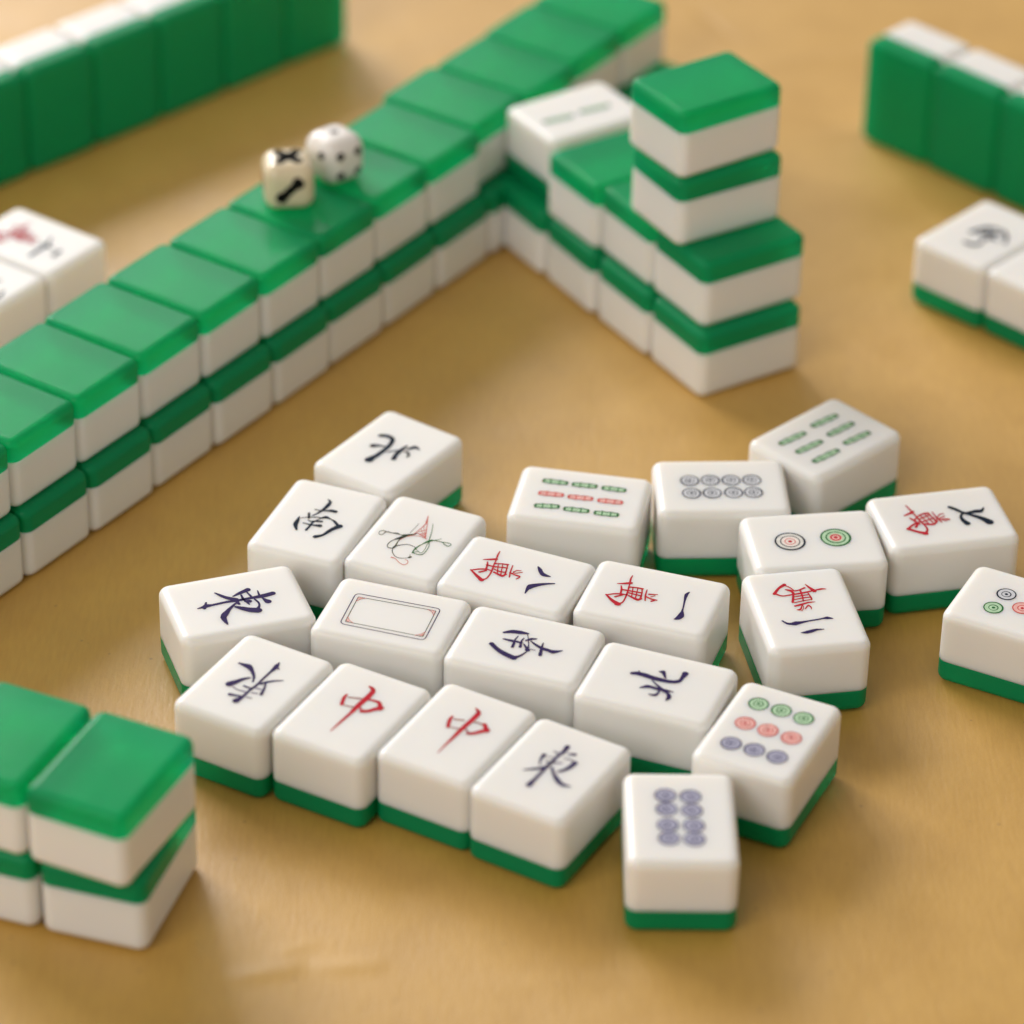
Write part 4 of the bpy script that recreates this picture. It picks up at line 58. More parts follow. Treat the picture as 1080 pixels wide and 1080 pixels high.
  'wan2': [["R",[[9.54,2.66,8.69,2.58],[9.24,3.08,8.42,3.0],[8.98,3.43,8.2,3.34],[8.66,3.83,7.94,3.71],[8.29,4.22,7.67,4.04],[7.86,4.6,7.26,4.35],[7.37,4.99,6.76,4.69],[6.92,5.32,6.28,4.99],[6.38,5.72,5.7,5.37]]],["R",[[5.99,5.59,6.45,5.37],[5.72,5.3,6.15,5.09],[5.41,4.97,5.81,4.79],[5.11,4.6,5.48,4.45],[4.9,4.23,5.26,4.12],[4.82,3.88,5.18,3.8],[4.82,3.52,5.19,3.46],[4.87,3.16,5.23,3.11],[4.91,2.8,5.27,2.75],[4.93,2.45,5.31,2.4],[4.96,2.11,5.37,2.05],[5.0,1.75,5.44,1.69],[5.04,1.36,5.51,1.29],[5.09,0.92,5.57,0.85],[5.14,0.45,5.63,0.38],[5.19,-0.05,5.7,-0.12],[5.27,-0.58,5.79,-0.64],[5.38,-1.14,5.88,-1.19],[5.52,-1.73,5.98,-1.78],[5.66,-2.32,6.1,-2.37],[5.79,-2.88,6.2,-2.93],[5.89,-3.42,6.33,-3.47],[5.99,-3.94,6.45,-4.0],[6.07,-4.42,6.56,-4.49],[6.11,-4.84,6.64,-4.92],[6.17,-5.19,6.6,-5.28],[6.18,-5.49,6.52,-5.58],[6.18,-5.75,6.42,-5.81],[6.19,-5.96,6.34,-5.99]]],["R",[[8.92,2.87,9.11,2.78],[8.71,2.65,8.93,2.55],[8.46,2.37,8.69,2.26],[8.17,2.08,8.43,1.96],[7.9,1.84,8.16,1.7],[7.63,1.67,7.88,1.51],[7.34,1.52,7.58,1.35],[7.08,1.4,7.31,1.23],[6.83,1.28,7.06,1.11]]],["R",[[7.11,2.84,7.41,2.73],[6.9,2.6,7.31,2.45],[6.67,2.3,7.19,2.11],[6.42,2.01,7.04,1.75],[6.2,1.84,6.87,1.47],[6.1,1.76,6.54,1.34],[5.96,1.73,6.19,1.32],[5.78,1.72,5.94,1.35],[5.49,1.7,5.63,1.37]]],["R",[[6.43,1.35,6.8,1.27],[6.4,1.12,6.77,1.03],[6.37,0.88,6.74,0.8],[6.36,0.58,6.73,0.52],[6.41,0.25,6.77,0.22],[6.54,-0.15,6.93,-0.16],[6.73,-0.62,7.16,-0.62],[6.93,-1.05,7.39,-1.04],[7.1,-1.44,7.6,-1.44]]],["R",[[8.53,-1.88,8.68,-1.99],[8.24,-1.96,8.47,-2.13],[7.91,-2.05,8.22,-2.28],[7.54,-2.17,7.92,-2.45],[7.17,-2.3,7.64,-2.63],[6.78,-2.45,7.34,-2.83],[6.35,-2.63,7.0,-3.07],[5.97,-2.79,6.69,-3.28],[5.49,-3.0,6.3,-3.55]]],["R",[[5.92,1.51,5.82,1.16],[5.46,1.64,5.35,1.28],[5.07,1.77,4.95,1.39],[4.62,1.9,4.51,1.51],[4.2,2.03,4.08,1.62],[3.79,2.16,3.66,1.73],[3.35,2.3,3.21,1.85],[2.95,2.42,2.81,1.95],[2.42,2.58,2.27,2.09]]],["R",[[6.33,-0.13,6.49,-0.49],[5.83,-0.13,5.98,-0.48],[5.35,-0.12,5.49,-0.47],[4.82,-0.11,4.94,-0.45],[4.32,-0.09,4.42,-0.42],[3.83,-0.07,3.9,-0.36],[3.31,-0.02,3.36,-0.28],[2.84,0.02,2.88,-0.2],[2.42,0.05,2.45,-0.14]]],["R",[[5.23,-1.66,5.4,-1.88],[4.74,-1.71,4.94,-1.96],[4.18,-1.77,4.4,-2.05],[3.61,-1.82,3.85,-2.14],[3.19,-1.85,3.42,-2.21],[3.0,-1.88,3.13,-2.2],[2.92,-1.89,2.93,-2.15],[2.87,-1.89,2.81,-2.1],[2.7,-1.87,2.67,-2.05]]],["R",[[4.21,1.45,4.47,1.42],[4.24,1.15,4.52,1.11],[4.27,0.78,4.59,0.74],[4.32,0.37,4.65,0.32],[4.35,-0.03,4.72,-0.09],[4.41,-0.46,4.75,-0.51],[4.47,-0.93,4.78,-0.97],[4.53,-1.35,4.81,-1.39],[4.57,-1.69,4.83,-1.73]]],["R",[[3.17,1.69,3.43,1.66],[3.23,1.32,3.52,1.29],[3.31,0.86,3.62,0.83],[3.4,0.35,3.73,0.31],[3.45,-0.13,3.82,-0.19],[3.51,-0.61,3.85,-0.67],[3.55,-1.11,3.86,-1.17],[3.57,-1.56,3.86,-1.61],[3.6,-1.92,3.86,-1.97]]],["R",[[2.01,1.96,2.27,1.94],[2.09,1.6,2.36,1.57],[2.2,1.14,2.48,1.11],[2.31,0.62,2.6,0.58],[2.4,0.12,2.71,0.08],[2.49,-0.4,2.77,-0.44],[2.57,-0.96,2.83,-1.0],[2.64,-1.46,2.88,-1.5],[2.7,-1.85,2.91,-1.88]]],["R",[[0.69,2.15,1.2,2.1],[0.76,1.82,1.3,1.77],[0.83,1.5,1.39,1.44],[0.91,1.12,1.5,1.07],[1.0,0.73,1.61,0.68],[1.15,0.32,1.72,0.29],[1.31,-0.11,1.84,-0.14],[1.46,-0.54,1.96,-0.58],[1.57,-0.94,2.04,-1.0],[1.66,-1.36,2.04,-1.42],[1.71,-1.79,2.01,-1.85],[1.75,-2.18,1.96,-2.22],[1.79,-2.47,1.92,-2.5]]],["R",[[-0.59,2.05,-0.39,2.0],[-0.68,1.9,-0.36,1.82],[-0.78,1.72,-0.34,1.62],[-0.83,1.49,-0.29,1.44],[-0.74,1.21,-0.19,1.35],[-0.37,0.99,-0.06,1.23],[0.06,0.82,0.25,1.05],[0.45,0.68,0.59,0.88],[0.8,0.56,0.91,0.71]]],["R",[[1.03,0.53,1.1,0.4],[0.77,0.52,0.85,0.39],[0.5,0.5,0.57,0.37],[0.21,0.5,0.25,0.37],[-0.03,0.54,-0.08,0.43],[-0.27,0.65,-0.38,0.57],[-0.54,0.83,-0.67,0.76],[-0.78,1.01,-0.92,0.94],[-1.0,1.17,-1.14,1.1]]],["R",[[-0.54,0.17,-0.33,0.27],[-0.25,-0.06,-0.02,0.06],[0.08,-0.3,0.34,-0.18],[0.37,-0.54,0.7,-0.45],[0.47,-0.69,0.93,-0.72],[0.44,-0.77,0.84,-0.95],[0.29,-0.88,0.6,-1.1],[0.06,-0.98,0.32,-1.2],[-0.13,-1.04,0.07,-1.26],[-0.26,-1.07,-0.17,-1.27],[-0.4,-1.06,-0.4,-1.23],[-0.56,-1.03,-0.58,-1.17],[-0.74,-1.0,-0.75,-1.12]]],["i",[[-4.19,6.2,-3.94,6.04],[-4.46,6.04,-4.18,5.86],[-4.77,5.85,-4.46,5.66],[-5.1,5.64,-4.74,5.44],[-5.36,5.42,-4.94,5.23],[-5.51,5.2,-5.03,5.03],[-5.61,4.97,-5.08,4.83],[-5.67,4.75,-5.1,4.61],[-5.71,4.52,-5.1,4.39],[-5.8,4.31,-5.04,4.17],[-5.86,4.08,-4.96,3.94],[-5.9,3.86,-4.87,3.7],[-5.95,3.61,-4.78,3.43],[-5.86,3.31,-4.81,3.16],[-5.76,2.99,-4.84,2.86],[-5.65,2.65,-4.87,2.55],[-5.54,2.29,-4.88,2.21],[-5.44,1.92,-4.86,1.85],[-5.33,1.53,-4.82,1.47],[-5.21,1.12,-4.78,1.06],[-5.1,0.66,-4.74,0.61],[-5.03,0.12,-4.67,0.07],[-4.96,-0.49,-4.6,-0.54],[-4.89,-1.08,-4.53,-1.13],[-4.83,-1.57,-4.47,-1.62],[-4.77,-1.94,-4.41,-1.98],[-4.71,-2.22,-4.36,-2.26],[-4.66,-2.46,-4.31,-2.51],[-4.62,-2.71,-4.27,-2.75],[-4.64,-2.94,-4.18,-3.0],[-4.66,-3.16,-4.09,-3.24],[-4.69,-3.37,-4.03,-3.49],[-4.76,-3.58,-3.99,-3.77],[-4.75,-3.89,-4.15,-4.06],[-4.78,-4.24,-4.34,-4.38],[-4.82,-4.57,-4.54,-4.66],[-4.83,-4.82,-4.7,-4.86]]],["i",[[-9.01,3.1,-8.86,3.07],[-9.1,2.88,-8.79,2.82],[-9.19,2.6,-8.71,2.51],[-9.27,2.28,-8.63,2.17],[-9.33,1.95,-8.52,1.84],[-9.27,1.62,-8.46,1.54],[-9.19,1.28,-8.37,1.21],[-9.1,0.94,-8.27,0.87],[-9.02,0.62,-8.18,0.55],[-8.9,0.32,-8.14,0.27],[-8.78,0.05,-8.1,-0.01],[-8.67,-0.23,-8.07,-0.29],[-8.58,-0.52,-8.07,-0.6],[-8.52,-0.88,-8.11,-0.96],[-8.49,-1.28,-8.17,-1.35],[-8.47,-1.66,-8.25,-1.7],[-8.44,-1.94,-8.31,-1.97]]]],
  'm6': [["R",[[-6.85,5.72,-6.62,5.95],[-6.77,5.29,-6.51,5.55],[-6.66,4.81,-6.39,5.09],[-6.55,4.26,-6.25,4.57],[-6.45,3.72,-6.12,4.03],[-6.34,3.2,-6.02,3.5],[-6.23,2.65,-5.92,2.94],[-6.12,2.08,-5.82,2.36],[-6.0,1.49,-5.72,1.75],[-5.88,0.83,-5.59,1.1],[-5.76,0.13,-5.45,0.42],[-5.63,-0.56,-5.31,-0.26],[-5.51,-1.2,-5.18,-0.88],[-5.37,-1.78,-5.05,-1.44],[-5.22,-2.31,-4.9,-1.97],[-5.1,-2.79,-4.78,-2.48],[-5.03,-3.23,-4.7,-2.97],[-5.03,-3.65,-4.66,-3.42],[-5.06,-4.01,-4.65,-3.85],[-5.12,-4.31,-4.7,-4.29],[-5.2,-4.51,-4.83,-4.75],[-5.32,-4.7,-5.09,-5.19],[-5.54,-4.91,-5.38,-5.54],[-5.78,-5.12,-5.65,-5.81],[-6.13,-5.44,-5.98,-6.15]]],["R",[[-8.28,1.86,-8.26,2.22],[-7.85,1.98,-7.82,2.48],[-7.33,2.14,-7.28,2.79],[-6.79,2.32,-6.74,3.1],[-6.38,2.44,-6.34,3.36],[-6.14,2.62,-6.15,3.43],[-5.98,2.78,-6.07,3.44],[-5.91,2.9,-6.03,3.44],[-5.76,3.08,-5.86,3.56]]],["R",[[-5.44,-5.28,-5.84,-6.2],[-5.88,-5.05,-6.26,-5.91],[-6.3,-4.83,-6.66,-5.64],[-6.77,-4.57,-7.11,-5.32],[-7.21,-4.3,-7.53,-4.99],[-7.64,-3.95,-7.97,-4.64],[-8.09,-3.56,-8.44,-4.24],[-8.5,-3.19,-8.85,-3.87],[-8.89,-2.85,-9.23,-3.53]]],["R",[[-9.01,-3.68,-9.17,-2.98],[-8.66,-3.31,-8.81,-2.65],[-8.39,-3.02,-8.53,-2.4],[-8.09,-2.7,-8.19,-2.11],[-7.79,-2.42,-7.85,-1.84],[-7.44,-2.16,-7.47,-1.59],[-7.04,-1.89,-7.05,-1.34],[-6.67,-1.64,-6.68,-1.13],[-6.31,-1.41,-6.31,-0.93]]],["R",[[-7.44,0.61,-7.19,0.97],[-7.28,0.27,-7.0,0.67],[-7.1,-0.1,-6.79,0.34],[-6.91,-0.51,-6.57,-0.02],[-6.75,-0.87,-6.37,-0.35],[-6.57,-1.18,-6.22,-0.7],[-6.41,-1.49,-6.08,-1.06],[-6.26,-1.76,-5.97,-1.38],[-6.11,-2.03,-5.85,-1.69]]],["R",[[-6.95,-3.15,-7.29,-2.68],[-6.69,-2.72,-7.03,-2.26],[-6.52,-2.43,-6.84,-1.98],[-6.34,-2.13,-6.64,-1.67],[-6.18,-1.89,-6.45,-1.39],[-6.06,-1.66,-6.26,-1.19],[-5.92,-1.44,-6.08,-1.03],[-5.8,-1.25,-5.92,-0.9],[-5.65,-1.01,-5.75,-0.75]]],["R",[[-6.68,-0.49,-6.81,-0.13],[-6.34,-0.09,-6.48,0.27],[-6.0,0.32,-6.13,0.7],[-5.62,0.75,-5.72,1.16],[-5.26,1.08,-5.3,1.54],[-4.89,1.31,-4.88,1.8],[-4.49,1.49,-4.45,2.0],[-4.09,1.63,-4.03,2.15],[-3.76,1.73,-3.67,2.25],[-3.49,1.76,-3.36,2.29],[-3.25,1.74,-3.09,2.27],[-3.05,1.7,-2.89,2.22],[-2.82,1.66,-2.66,2.18]]],["R",[[-3.02,1.89,-2.7,2.23],[-2.91,1.5,-2.6,1.83],[-2.81,1.12,-2.51,1.43],[-2.69,0.67,-2.4,0.97],[-2.57,0.22,-2.29,0.5],[-2.44,-0.31,-2.16,-0.03],[-2.3,-0.91,-2.02,-0.63],[-2.18,-1.46,-1.9,-1.18],[-2.07,-1.95,-1.79,-1.67]]],["R",[[-1.88,-1.15,-1.68,-1.57],[-2.16,-1.52,-1.94,-1.94],[-2.36,-1.81,-2.18,-2.27],[-2.58,-2.05,-2.52,-2.63],[-2.82,-2.17,-2.94,-2.84],[-3.23,-2.16,-3.43,-2.79],[-3.78,-2.03,-3.98,-2.62],[-4.3,-1.87,-4.5,-2.42],[-4.75,-1.74,-4.93,-2.25]]],["R",[[-5.67,-0.22,-5.64,0.13],[-4.86,0.13,-4.83,0.49],[-3.85,0.58,-3.82,0.93],[-3.04,0.93,-3.01,1.29]]],["R",[[-5.49,-1.44,-5.45,-1.07],[-4.45,-1.08,-4.41,-0.71],[-3.11,-0.61,-3.07,-0.25],[-2.07,-0.25,-2.03,0.11]]],["R",[[-4.91,1.38,-4.72,1.58],[-4.63,0.24,-4.43,0.45],[-4.28,-1.23,-4.06,-1.01],[-4.0,-2.39,-3.77,-2.15]]],["R",[[-3.75,1.84,-3.56,2.02],[-3.51,0.69,-3.31,0.89],[-3.2,-0.77,-2.98,-0.56],[-2.96,-1.93,-2.72,-1.7]]],["R",[[-1.84,2.2,-1.64,2.35],[-1.79,1.7,-1.57,1.88],[-1.73,1.1,-1.49,1.3],[-1.65,0.44,-1.39,0.66],[-1.56,-0.17,-1.28,0.1],[-1.43,-0.71,-1.16,-0.43],[-1.26,-1.25,-1.01,-0.97],[-1.11,-1.71,-0.87,-1.45],[-0.98,-2.12,-0.75,-1.86]]],["R",[[-1.55,-0.57,-1.64,-0.38],[-1.29,-0.23,-1.39,-0.03],[-1.0,0.15,-1.1,0.37],[-0.68,0.54,-0.77,0.79],[-0.42,0.79,-0.44,1.12],[-0.18,0.93,-0.14,1.26],[0.09,1.0,0.15,1.29],[0.34,1.02,0.4,1.28],[0.55,1.05,0.61,1.28]]],["R",[[-1.27,-1.23,-1.22,-0.93],[-1.02,-1.17,-0.97,-0.87],[-0.75,-1.1,-0.7,-0.8],[-0.44,-1.04,-0.38,-0.74],[-0.16,-1.03,-0.07,-0.73],[0.12,-1.13,0.25,-0.78],[0.43,-1.28,0.58,-0.88],[0.7,-1.43,0.88,-0.98],[0.97,-1.58,1.18,-1.08]]],["R",[[-2.27,-1.23,-2.25,-0.95],[-1.42,-0.84,-1.41,-0.55],[-0.34,-0.32,-0.33,-0.04],[0.5,0.08,0.52,0.36]]],["R",[[-0.68,-1.06,-0.58,-0.85],[-0.39,-1.32,-0.28,-1.1],[-0.04,-1.65,0.09,-1.39],[0.26,-1.92,0.4,-1.64]]],["n",[[2.52,3.06,2.89,3.74],[2.8,2.77,3.18,3.46],[3.06,2.49,3.45,3.2],[3.35,2.18,3.75,2.9],[3.61,1.87,4.03,2.59],[3.85,1.57,4.27,2.24],[4.11,1.23,4.51,1.87],[4.35,0.91,4.73,1.52],[4.59,0.64,4.93,1.24],[4.79,0.45,5.1,1.08],[4.95,0.34,5.24,0.99],[5.12,0.25,5.41,0.88],[5.33,0.09,5.65,0.71],[5.63,-0.18,5.96,0.45],[5.98,-0.51,6.32,0.14],[6.35,-0.86,6.7,-0.2],[6.71,-1.2,7.07,-0.52],[7.05,-1.55,7.44,-0.79],[7.39,-1.88,7.81,-1.06],[7.72,-2.22,8.19,-1.34],[8.02,-2.58,8.55,-1.66],[8.3,-3.05,8.94,-2.02],[8.59,-3.57,9.32,-2.43],[8.84,-4.06,9.65,-2.8],[9.19,-4.68,10.08,-3.3]]],["n",[[10.09,1.87,10.23,1.69],[9.87,1.6,10.08,1.35],[9.67,1.35,9.92,0.98],[9.49,1.17,9.65,0.55],[9.34,1.11,9.28,0.18],[9.11,1.07,8.88,0.1],[8.78,1.09,8.5,0.12],[8.39,1.14,8.11,0.16],[7.95,1.14,7.72,0.17],[7.47,1.05,7.28,0.15],[6.95,0.94,6.79,0.12],[6.45,0.82,6.29,0.07],[6.02,0.73,5.86,0.05],[5.68,0.71,5.5,0.06],[5.38,0.73,5.21,0.09],[5.09,0.72,4.97,0.11],[4.8,0.62,4.78,0.06],[4.5,0.41,4.62,-0.1],[4.23,0.11,4.47,-0.31],[4.0,-0.25,4.35,-0.54],[3.81,-0.66,4.28,-0.74],[3.7,-1.11,4.26,-0.94],[3.65,-1.55,4.26,-1.2],[3.64,-1.98,4.29,-1.49],[3.68,-2.39,4.34,-1.76],[3.77,-2.82,4.44,-2.05],[3.91,-3.23,4.59,-2.37],[4.04,-3.58,4.75,-2.67],[4.24,-4.08,4.98,-3.12]]]],
  'leftman': [["R",[[-7.52,-5.67,-8.68,-4.62],[-7.16,-5.17,-8.41,-4.02],[-6.82,-4.73,-8.18,-3.5],[-6.47,-4.16,-7.96,-2.91],[-6.22,-3.49,-7.84,-2.29],[-6.17,-2.69,-7.8,-1.64],[-6.2,-1.83,-7.83,-0.86],[-6.27,-0.97,-7.9,-0.01],[-6.32,-0.15,-7.95,0.84],[-6.48,0.82,-7.85,1.66],[-6.64,1.84,-7.74,2.52],[-6.8,2.76,-7.64,3.28],[-6.96,3.57,-7.53,3.92]]],["R",[[-6.05,-2.43,-7.06,-1.22],[-5.38,-2.2,-6.56,-0.79],[-4.78,-1.99,-6.11,-0.37],[-4.1,-1.8,-5.53,0.06],[-3.43,-1.73,-4.84,0.38],[-2.72,-1.66,-3.91,0.4],[-1.83,-1.68,-2.9,0.31],[-0.98,-1.74,-1.99,0.19],[0.06,-1.8,-0.92,0.06]]],["R",[[-6.77,-0.6,-7.37,-0.01],[-6.21,-0.1,-6.99,0.67],[-5.59,0.49,-6.54,1.44],[-4.97,1.08,-6.1,2.2]]],["R",[[-3.48,-3.03,-4.4,-1.78],[-2.34,-2.7,-3.3,-1.4],[-1.11,-2.34,-2.11,-0.98],[0.06,-2.0,-0.98,-0.59]]],["R",[[-10.98,-2.69,-11.09,-2.16],[-9.36,-3.51,-9.5,-2.85],[-7.38,-4.49,-7.55,-3.71],[-5.66,-5.36,-5.85,-4.46]]],["n",[[2.34,3.39,3.15,3.42],[2.78,2.62,3.62,2.67],[3.12,2.05,4.03,2.02],[3.42,1.42,4.49,1.15],[3.63,0.71,4.82,0.15],[3.69,-0.22,5.0,-0.99],[3.67,-1.37,5.07,-2.26],[3.61,-2.54,5.12,-3.49],[3.57,-3.54,5.18,-4.53],[3.71,-4.44,5.11,-5.28],[3.86,-5.21,5.06,-5.92],[3.99,-5.84,4.99,-6.43],[4.13,-6.51,4.93,-6.98]]],["n",[[3.3,-0.88,2.66,0.13],[3.89,-0.86,3.21,0.22],[4.42,-0.83,3.71,0.31],[4.99,-0.82,4.26,0.39],[5.49,-0.83,4.76,0.44],[5.86,-0.77,5.27,0.34],[6.24,-0.75,5.76,0.22],[6.57,-0.73,6.17,0.09],[6.96,-0.71,6.64,-0.04]]],["n",[[8.18,0.16,9.53,-0.59],[8.24,-0.72,9.67,-1.51],[8.29,-1.44,9.8,-2.27],[8.36,-2.38,9.94,-3.25]]]],
  'leftman2': [["n",[[10.36,-0.3,11.28,-0.49],[10.6,-0.94,11.59,-1.15],[10.78,-1.41,11.84,-1.66],[10.94,-1.9,12.12,-2.29],[11.03,-2.36,12.34,-2.96],[11.12,-2.94,12.4,-3.65],[11.17,-3.62,12.42,-4.36],[11.2,-4.27,12.41,-5.0],[11.23,-5.02,12.4,-5.72]]],["n",[[6.83,1.91,6.22,2.41],[6.94,2.3,6.35,2.78],[7.04,2.65,6.47,3.11],[7.14,3.03,6.6,3.46]]],["R",[[-4.46,4.81,-5.13,6.04],[-3.58,4.69,-4.3,6.03],[-2.76,4.58,-3.53,6.02],[-1.87,4.45,-2.67,5.99],[-1.08,4.3,-1.87,5.94],[-0.38,4.17,-1.09,5.79],[0.35,4.0,-0.32,5.61],[0.99,3.84,0.34,5.45],[1.89,3.62,1.23,5.22]]]],
  'rightA': [["n",[[-2.58,2.02,-1.23,3.51],[-1.81,1.9,-0.52,3.33],[-1.28,1.84,-0.04,3.2],[-0.71,1.74,0.53,3.03],[-0.16,1.61,1.07,2.82],[0.33,1.38,1.65,2.63],[0.83,1.11,2.25,2.41],[1.3,0.81,2.84,2.14],[1.69,0.48,3.37,1.82],[2.12,0.17,3.71,1.35],[2.52,-0.19,3.99,0.84],[2.86,-0.58,4.21,0.31],[3.13,-0.95,4.35,-0.21],[3.31,-1.33,4.4,-0.74],[3.42,-1.74,4.36,-1.29],[3.49,-2.12,4.27,-1.75],[3.57,-2.5,4.2,-2.21]]],["n",[[-1.63,0.12,-0.15,1.14],[-1.29,-0.42,0.19,0.6],[-1.0,-0.87,0.48,0.14],[-0.64,-1.39,0.81,-0.34],[-0.25,-1.85,1.17,-0.77],[0.28,-2.25,1.59,-1.19],[0.88,-2.64,2.1,-1.62],[1.43,-2.96,2.59,-1.99],[2.01,-3.3,3.09,-2.39]]],["n",[[-2.45,-2.49,-1.45,-1.54],[-1.99,-2.73,-0.93,-1.72],[-1.63,-2.92,-0.48,-1.86],[-1.33,-3.13,-0.01,-2.08],[-1.22,-3.33,0.31,-2.46],[-1.15,-3.55,0.14,-3.1],[-1.22,-3.98,-0.2,-3.73],[-1.35,-4.45,-0.57,-4.29],[-1.48,-4.93,-0.91,-4.8]]],["n",[[3.49,-2.77,4.71,-2.82],[2.87,-3.5,4.22,-3.54],[2.45,-3.97,3.87,-4.07],[2.02,-4.41,3.38,-4.73],[1.69,-4.67,2.69,-5.44],[1.34,-4.96,1.8,-6.01],[0.72,-5.36,0.95,-6.45],[0.07,-5.76,0.23,-6.78],[-0.86,-6.31,-0.71,-7.23]]],["n",[[-7.94,0.24,-6.41,1.02],[-7.9,-0.39,-6.36,0.39],[-7.87,-0.89,-6.34,-0.09],[-7.79,-1.44,-6.27,-0.58],[-7.62,-1.92,-6.14,-0.94],[-7.33,-2.29,-5.92,-1.21],[-6.96,-2.59,-5.63,-1.45],[-6.52,-2.82,-5.3,-1.62],[-6.02,-2.96,-4.95,-1.72],[-5.37,-2.93,-4.57,-1.81],[-4.66,-2.81,-4.11,-1.83],[-3.95,-2.61,-3.66,-1.79],[-3.24,-2.26,-3.42,-1.76],[-2.65,-1.74,-3.28,-1.64],[-2.31,-1.22,-3.04,-1.3],[-2.1,-0.78,-2.81,-0.9],[-1.86,-0.32,-2.52,-0.43]]],["n",[[2.52,0.97,2.86,0.71],[1.13,-0.1,1.56,-0.42],[-0.47,-1.36,0.03,-1.74],[-1.98,-2.54,-1.4,-2.97]]]],
}
CIRC = {"p8b":[["n",-7.0,2.05,2.15],["n",-2.31,2.12,2.15],["n",2.37,2.04,2.15],["n",7.08,2.07,2.15],["n",-6.96,-3.13,2.15],["n",-2.34,-3.1,2.15],["n",2.5,-3.0,2.15],["n",7.02,-3.0,2.15]],"p2":[["N",-5.37,-0.44,3.45],["G",4.99,0.05,3.45]],"p9":[["g",7.45,5.15,2.2],["g",7.48,0.04,2.2],["g",7.04,-5.15,2.2],["r",0.02,5.01,2.2],["r",-0.1,-0.11,2.2],["r",-0.36,-5.41,2.2],["i",-7.65,4.94,2.2],["i",-7.52,-0.15,2.2],["i",-7.66,-5.27,2.2]],"p8":[["i",6.86,2.86,2.2],["i",6.51,-2.23,2.2],["i",2.41,2.77,2.2],["i",1.96,-2.3,2.2],["i",-2.74,2.7,2.2],["i",-2.87,-2.48,2.2],["i",-7.0,2.59,2.2],["i",-7.23,-2.43,2.2]],"pinR":[["n",-4.98,2.28,2.2],["g",-5.62,-3.79,2.2],["r",-0.06,-1.0,2.2]]}
BAM = {"sou9":[["g",-9.26,4.77,-3.83,4.78],["g",-2.53,4.67,2.86,4.86],["g",4.28,4.66,9.49,4.62],["r",-9.28,-0.37,-3.89,-0.22],["r",-2.58,-0.47,2.8,-0.32],["r",4.21,-0.55,9.57,-0.39],["g",-9.27,-5.62,-3.99,-5.02],["g",-2.68,-5.5,2.78,-5.39],["g",4.24,-5.65,9.48,-5.55]],"sou6":[["g",-10.15,4.82,-2.41,4.33],["g",0.87,5.06,8.72,4.56],["g",-9.89,-0.17,-2.18,-0.68],["g",0.86,-0.04,9.0,-0.27],["g",-9.94,-5.4,-2.09,-5.8],["g",1.0,-4.95,8.8,-5.49]],"faceup":[["g",-10.84,-1.05,-2.72,-1.86],["g",-0.07,-1.38,8.27,-1.98]]}
FRAME = [[-9.9,5.15],[9.53,5.55],[9.9,-6.78],[-9.38,-6.82],[-8.92,3.99],[8.74,4.47],[9.11,-5.6],[-8.47,-5.75]]
CAM = (4131.3, math.radians(33.718), math.radians(1.1816), 0.50228)
FOCUS, FSTOP, EXPO = 0.847, 8.4, 0.0
WORLD = 0.37
LAMPS = [('back_left_window_light', (-1.30, 2.72, 1.42), (0, .8, 0), 1.5, .9, 77, (1.0, .965, .965)),
         ('back_window_light', (-.42, 3.2, 1.36), (-.05, .8, 0), .75, .42, 3.8, (.93, .98, 1.0)),
         ('front_left_fill_light', (-1.3, -.9, 1.6), (0, .75, 0), 1.6, 1.3, 27, (1.0, .96, .92)),]
TRANS = 0.5
SHEEN = 0.18
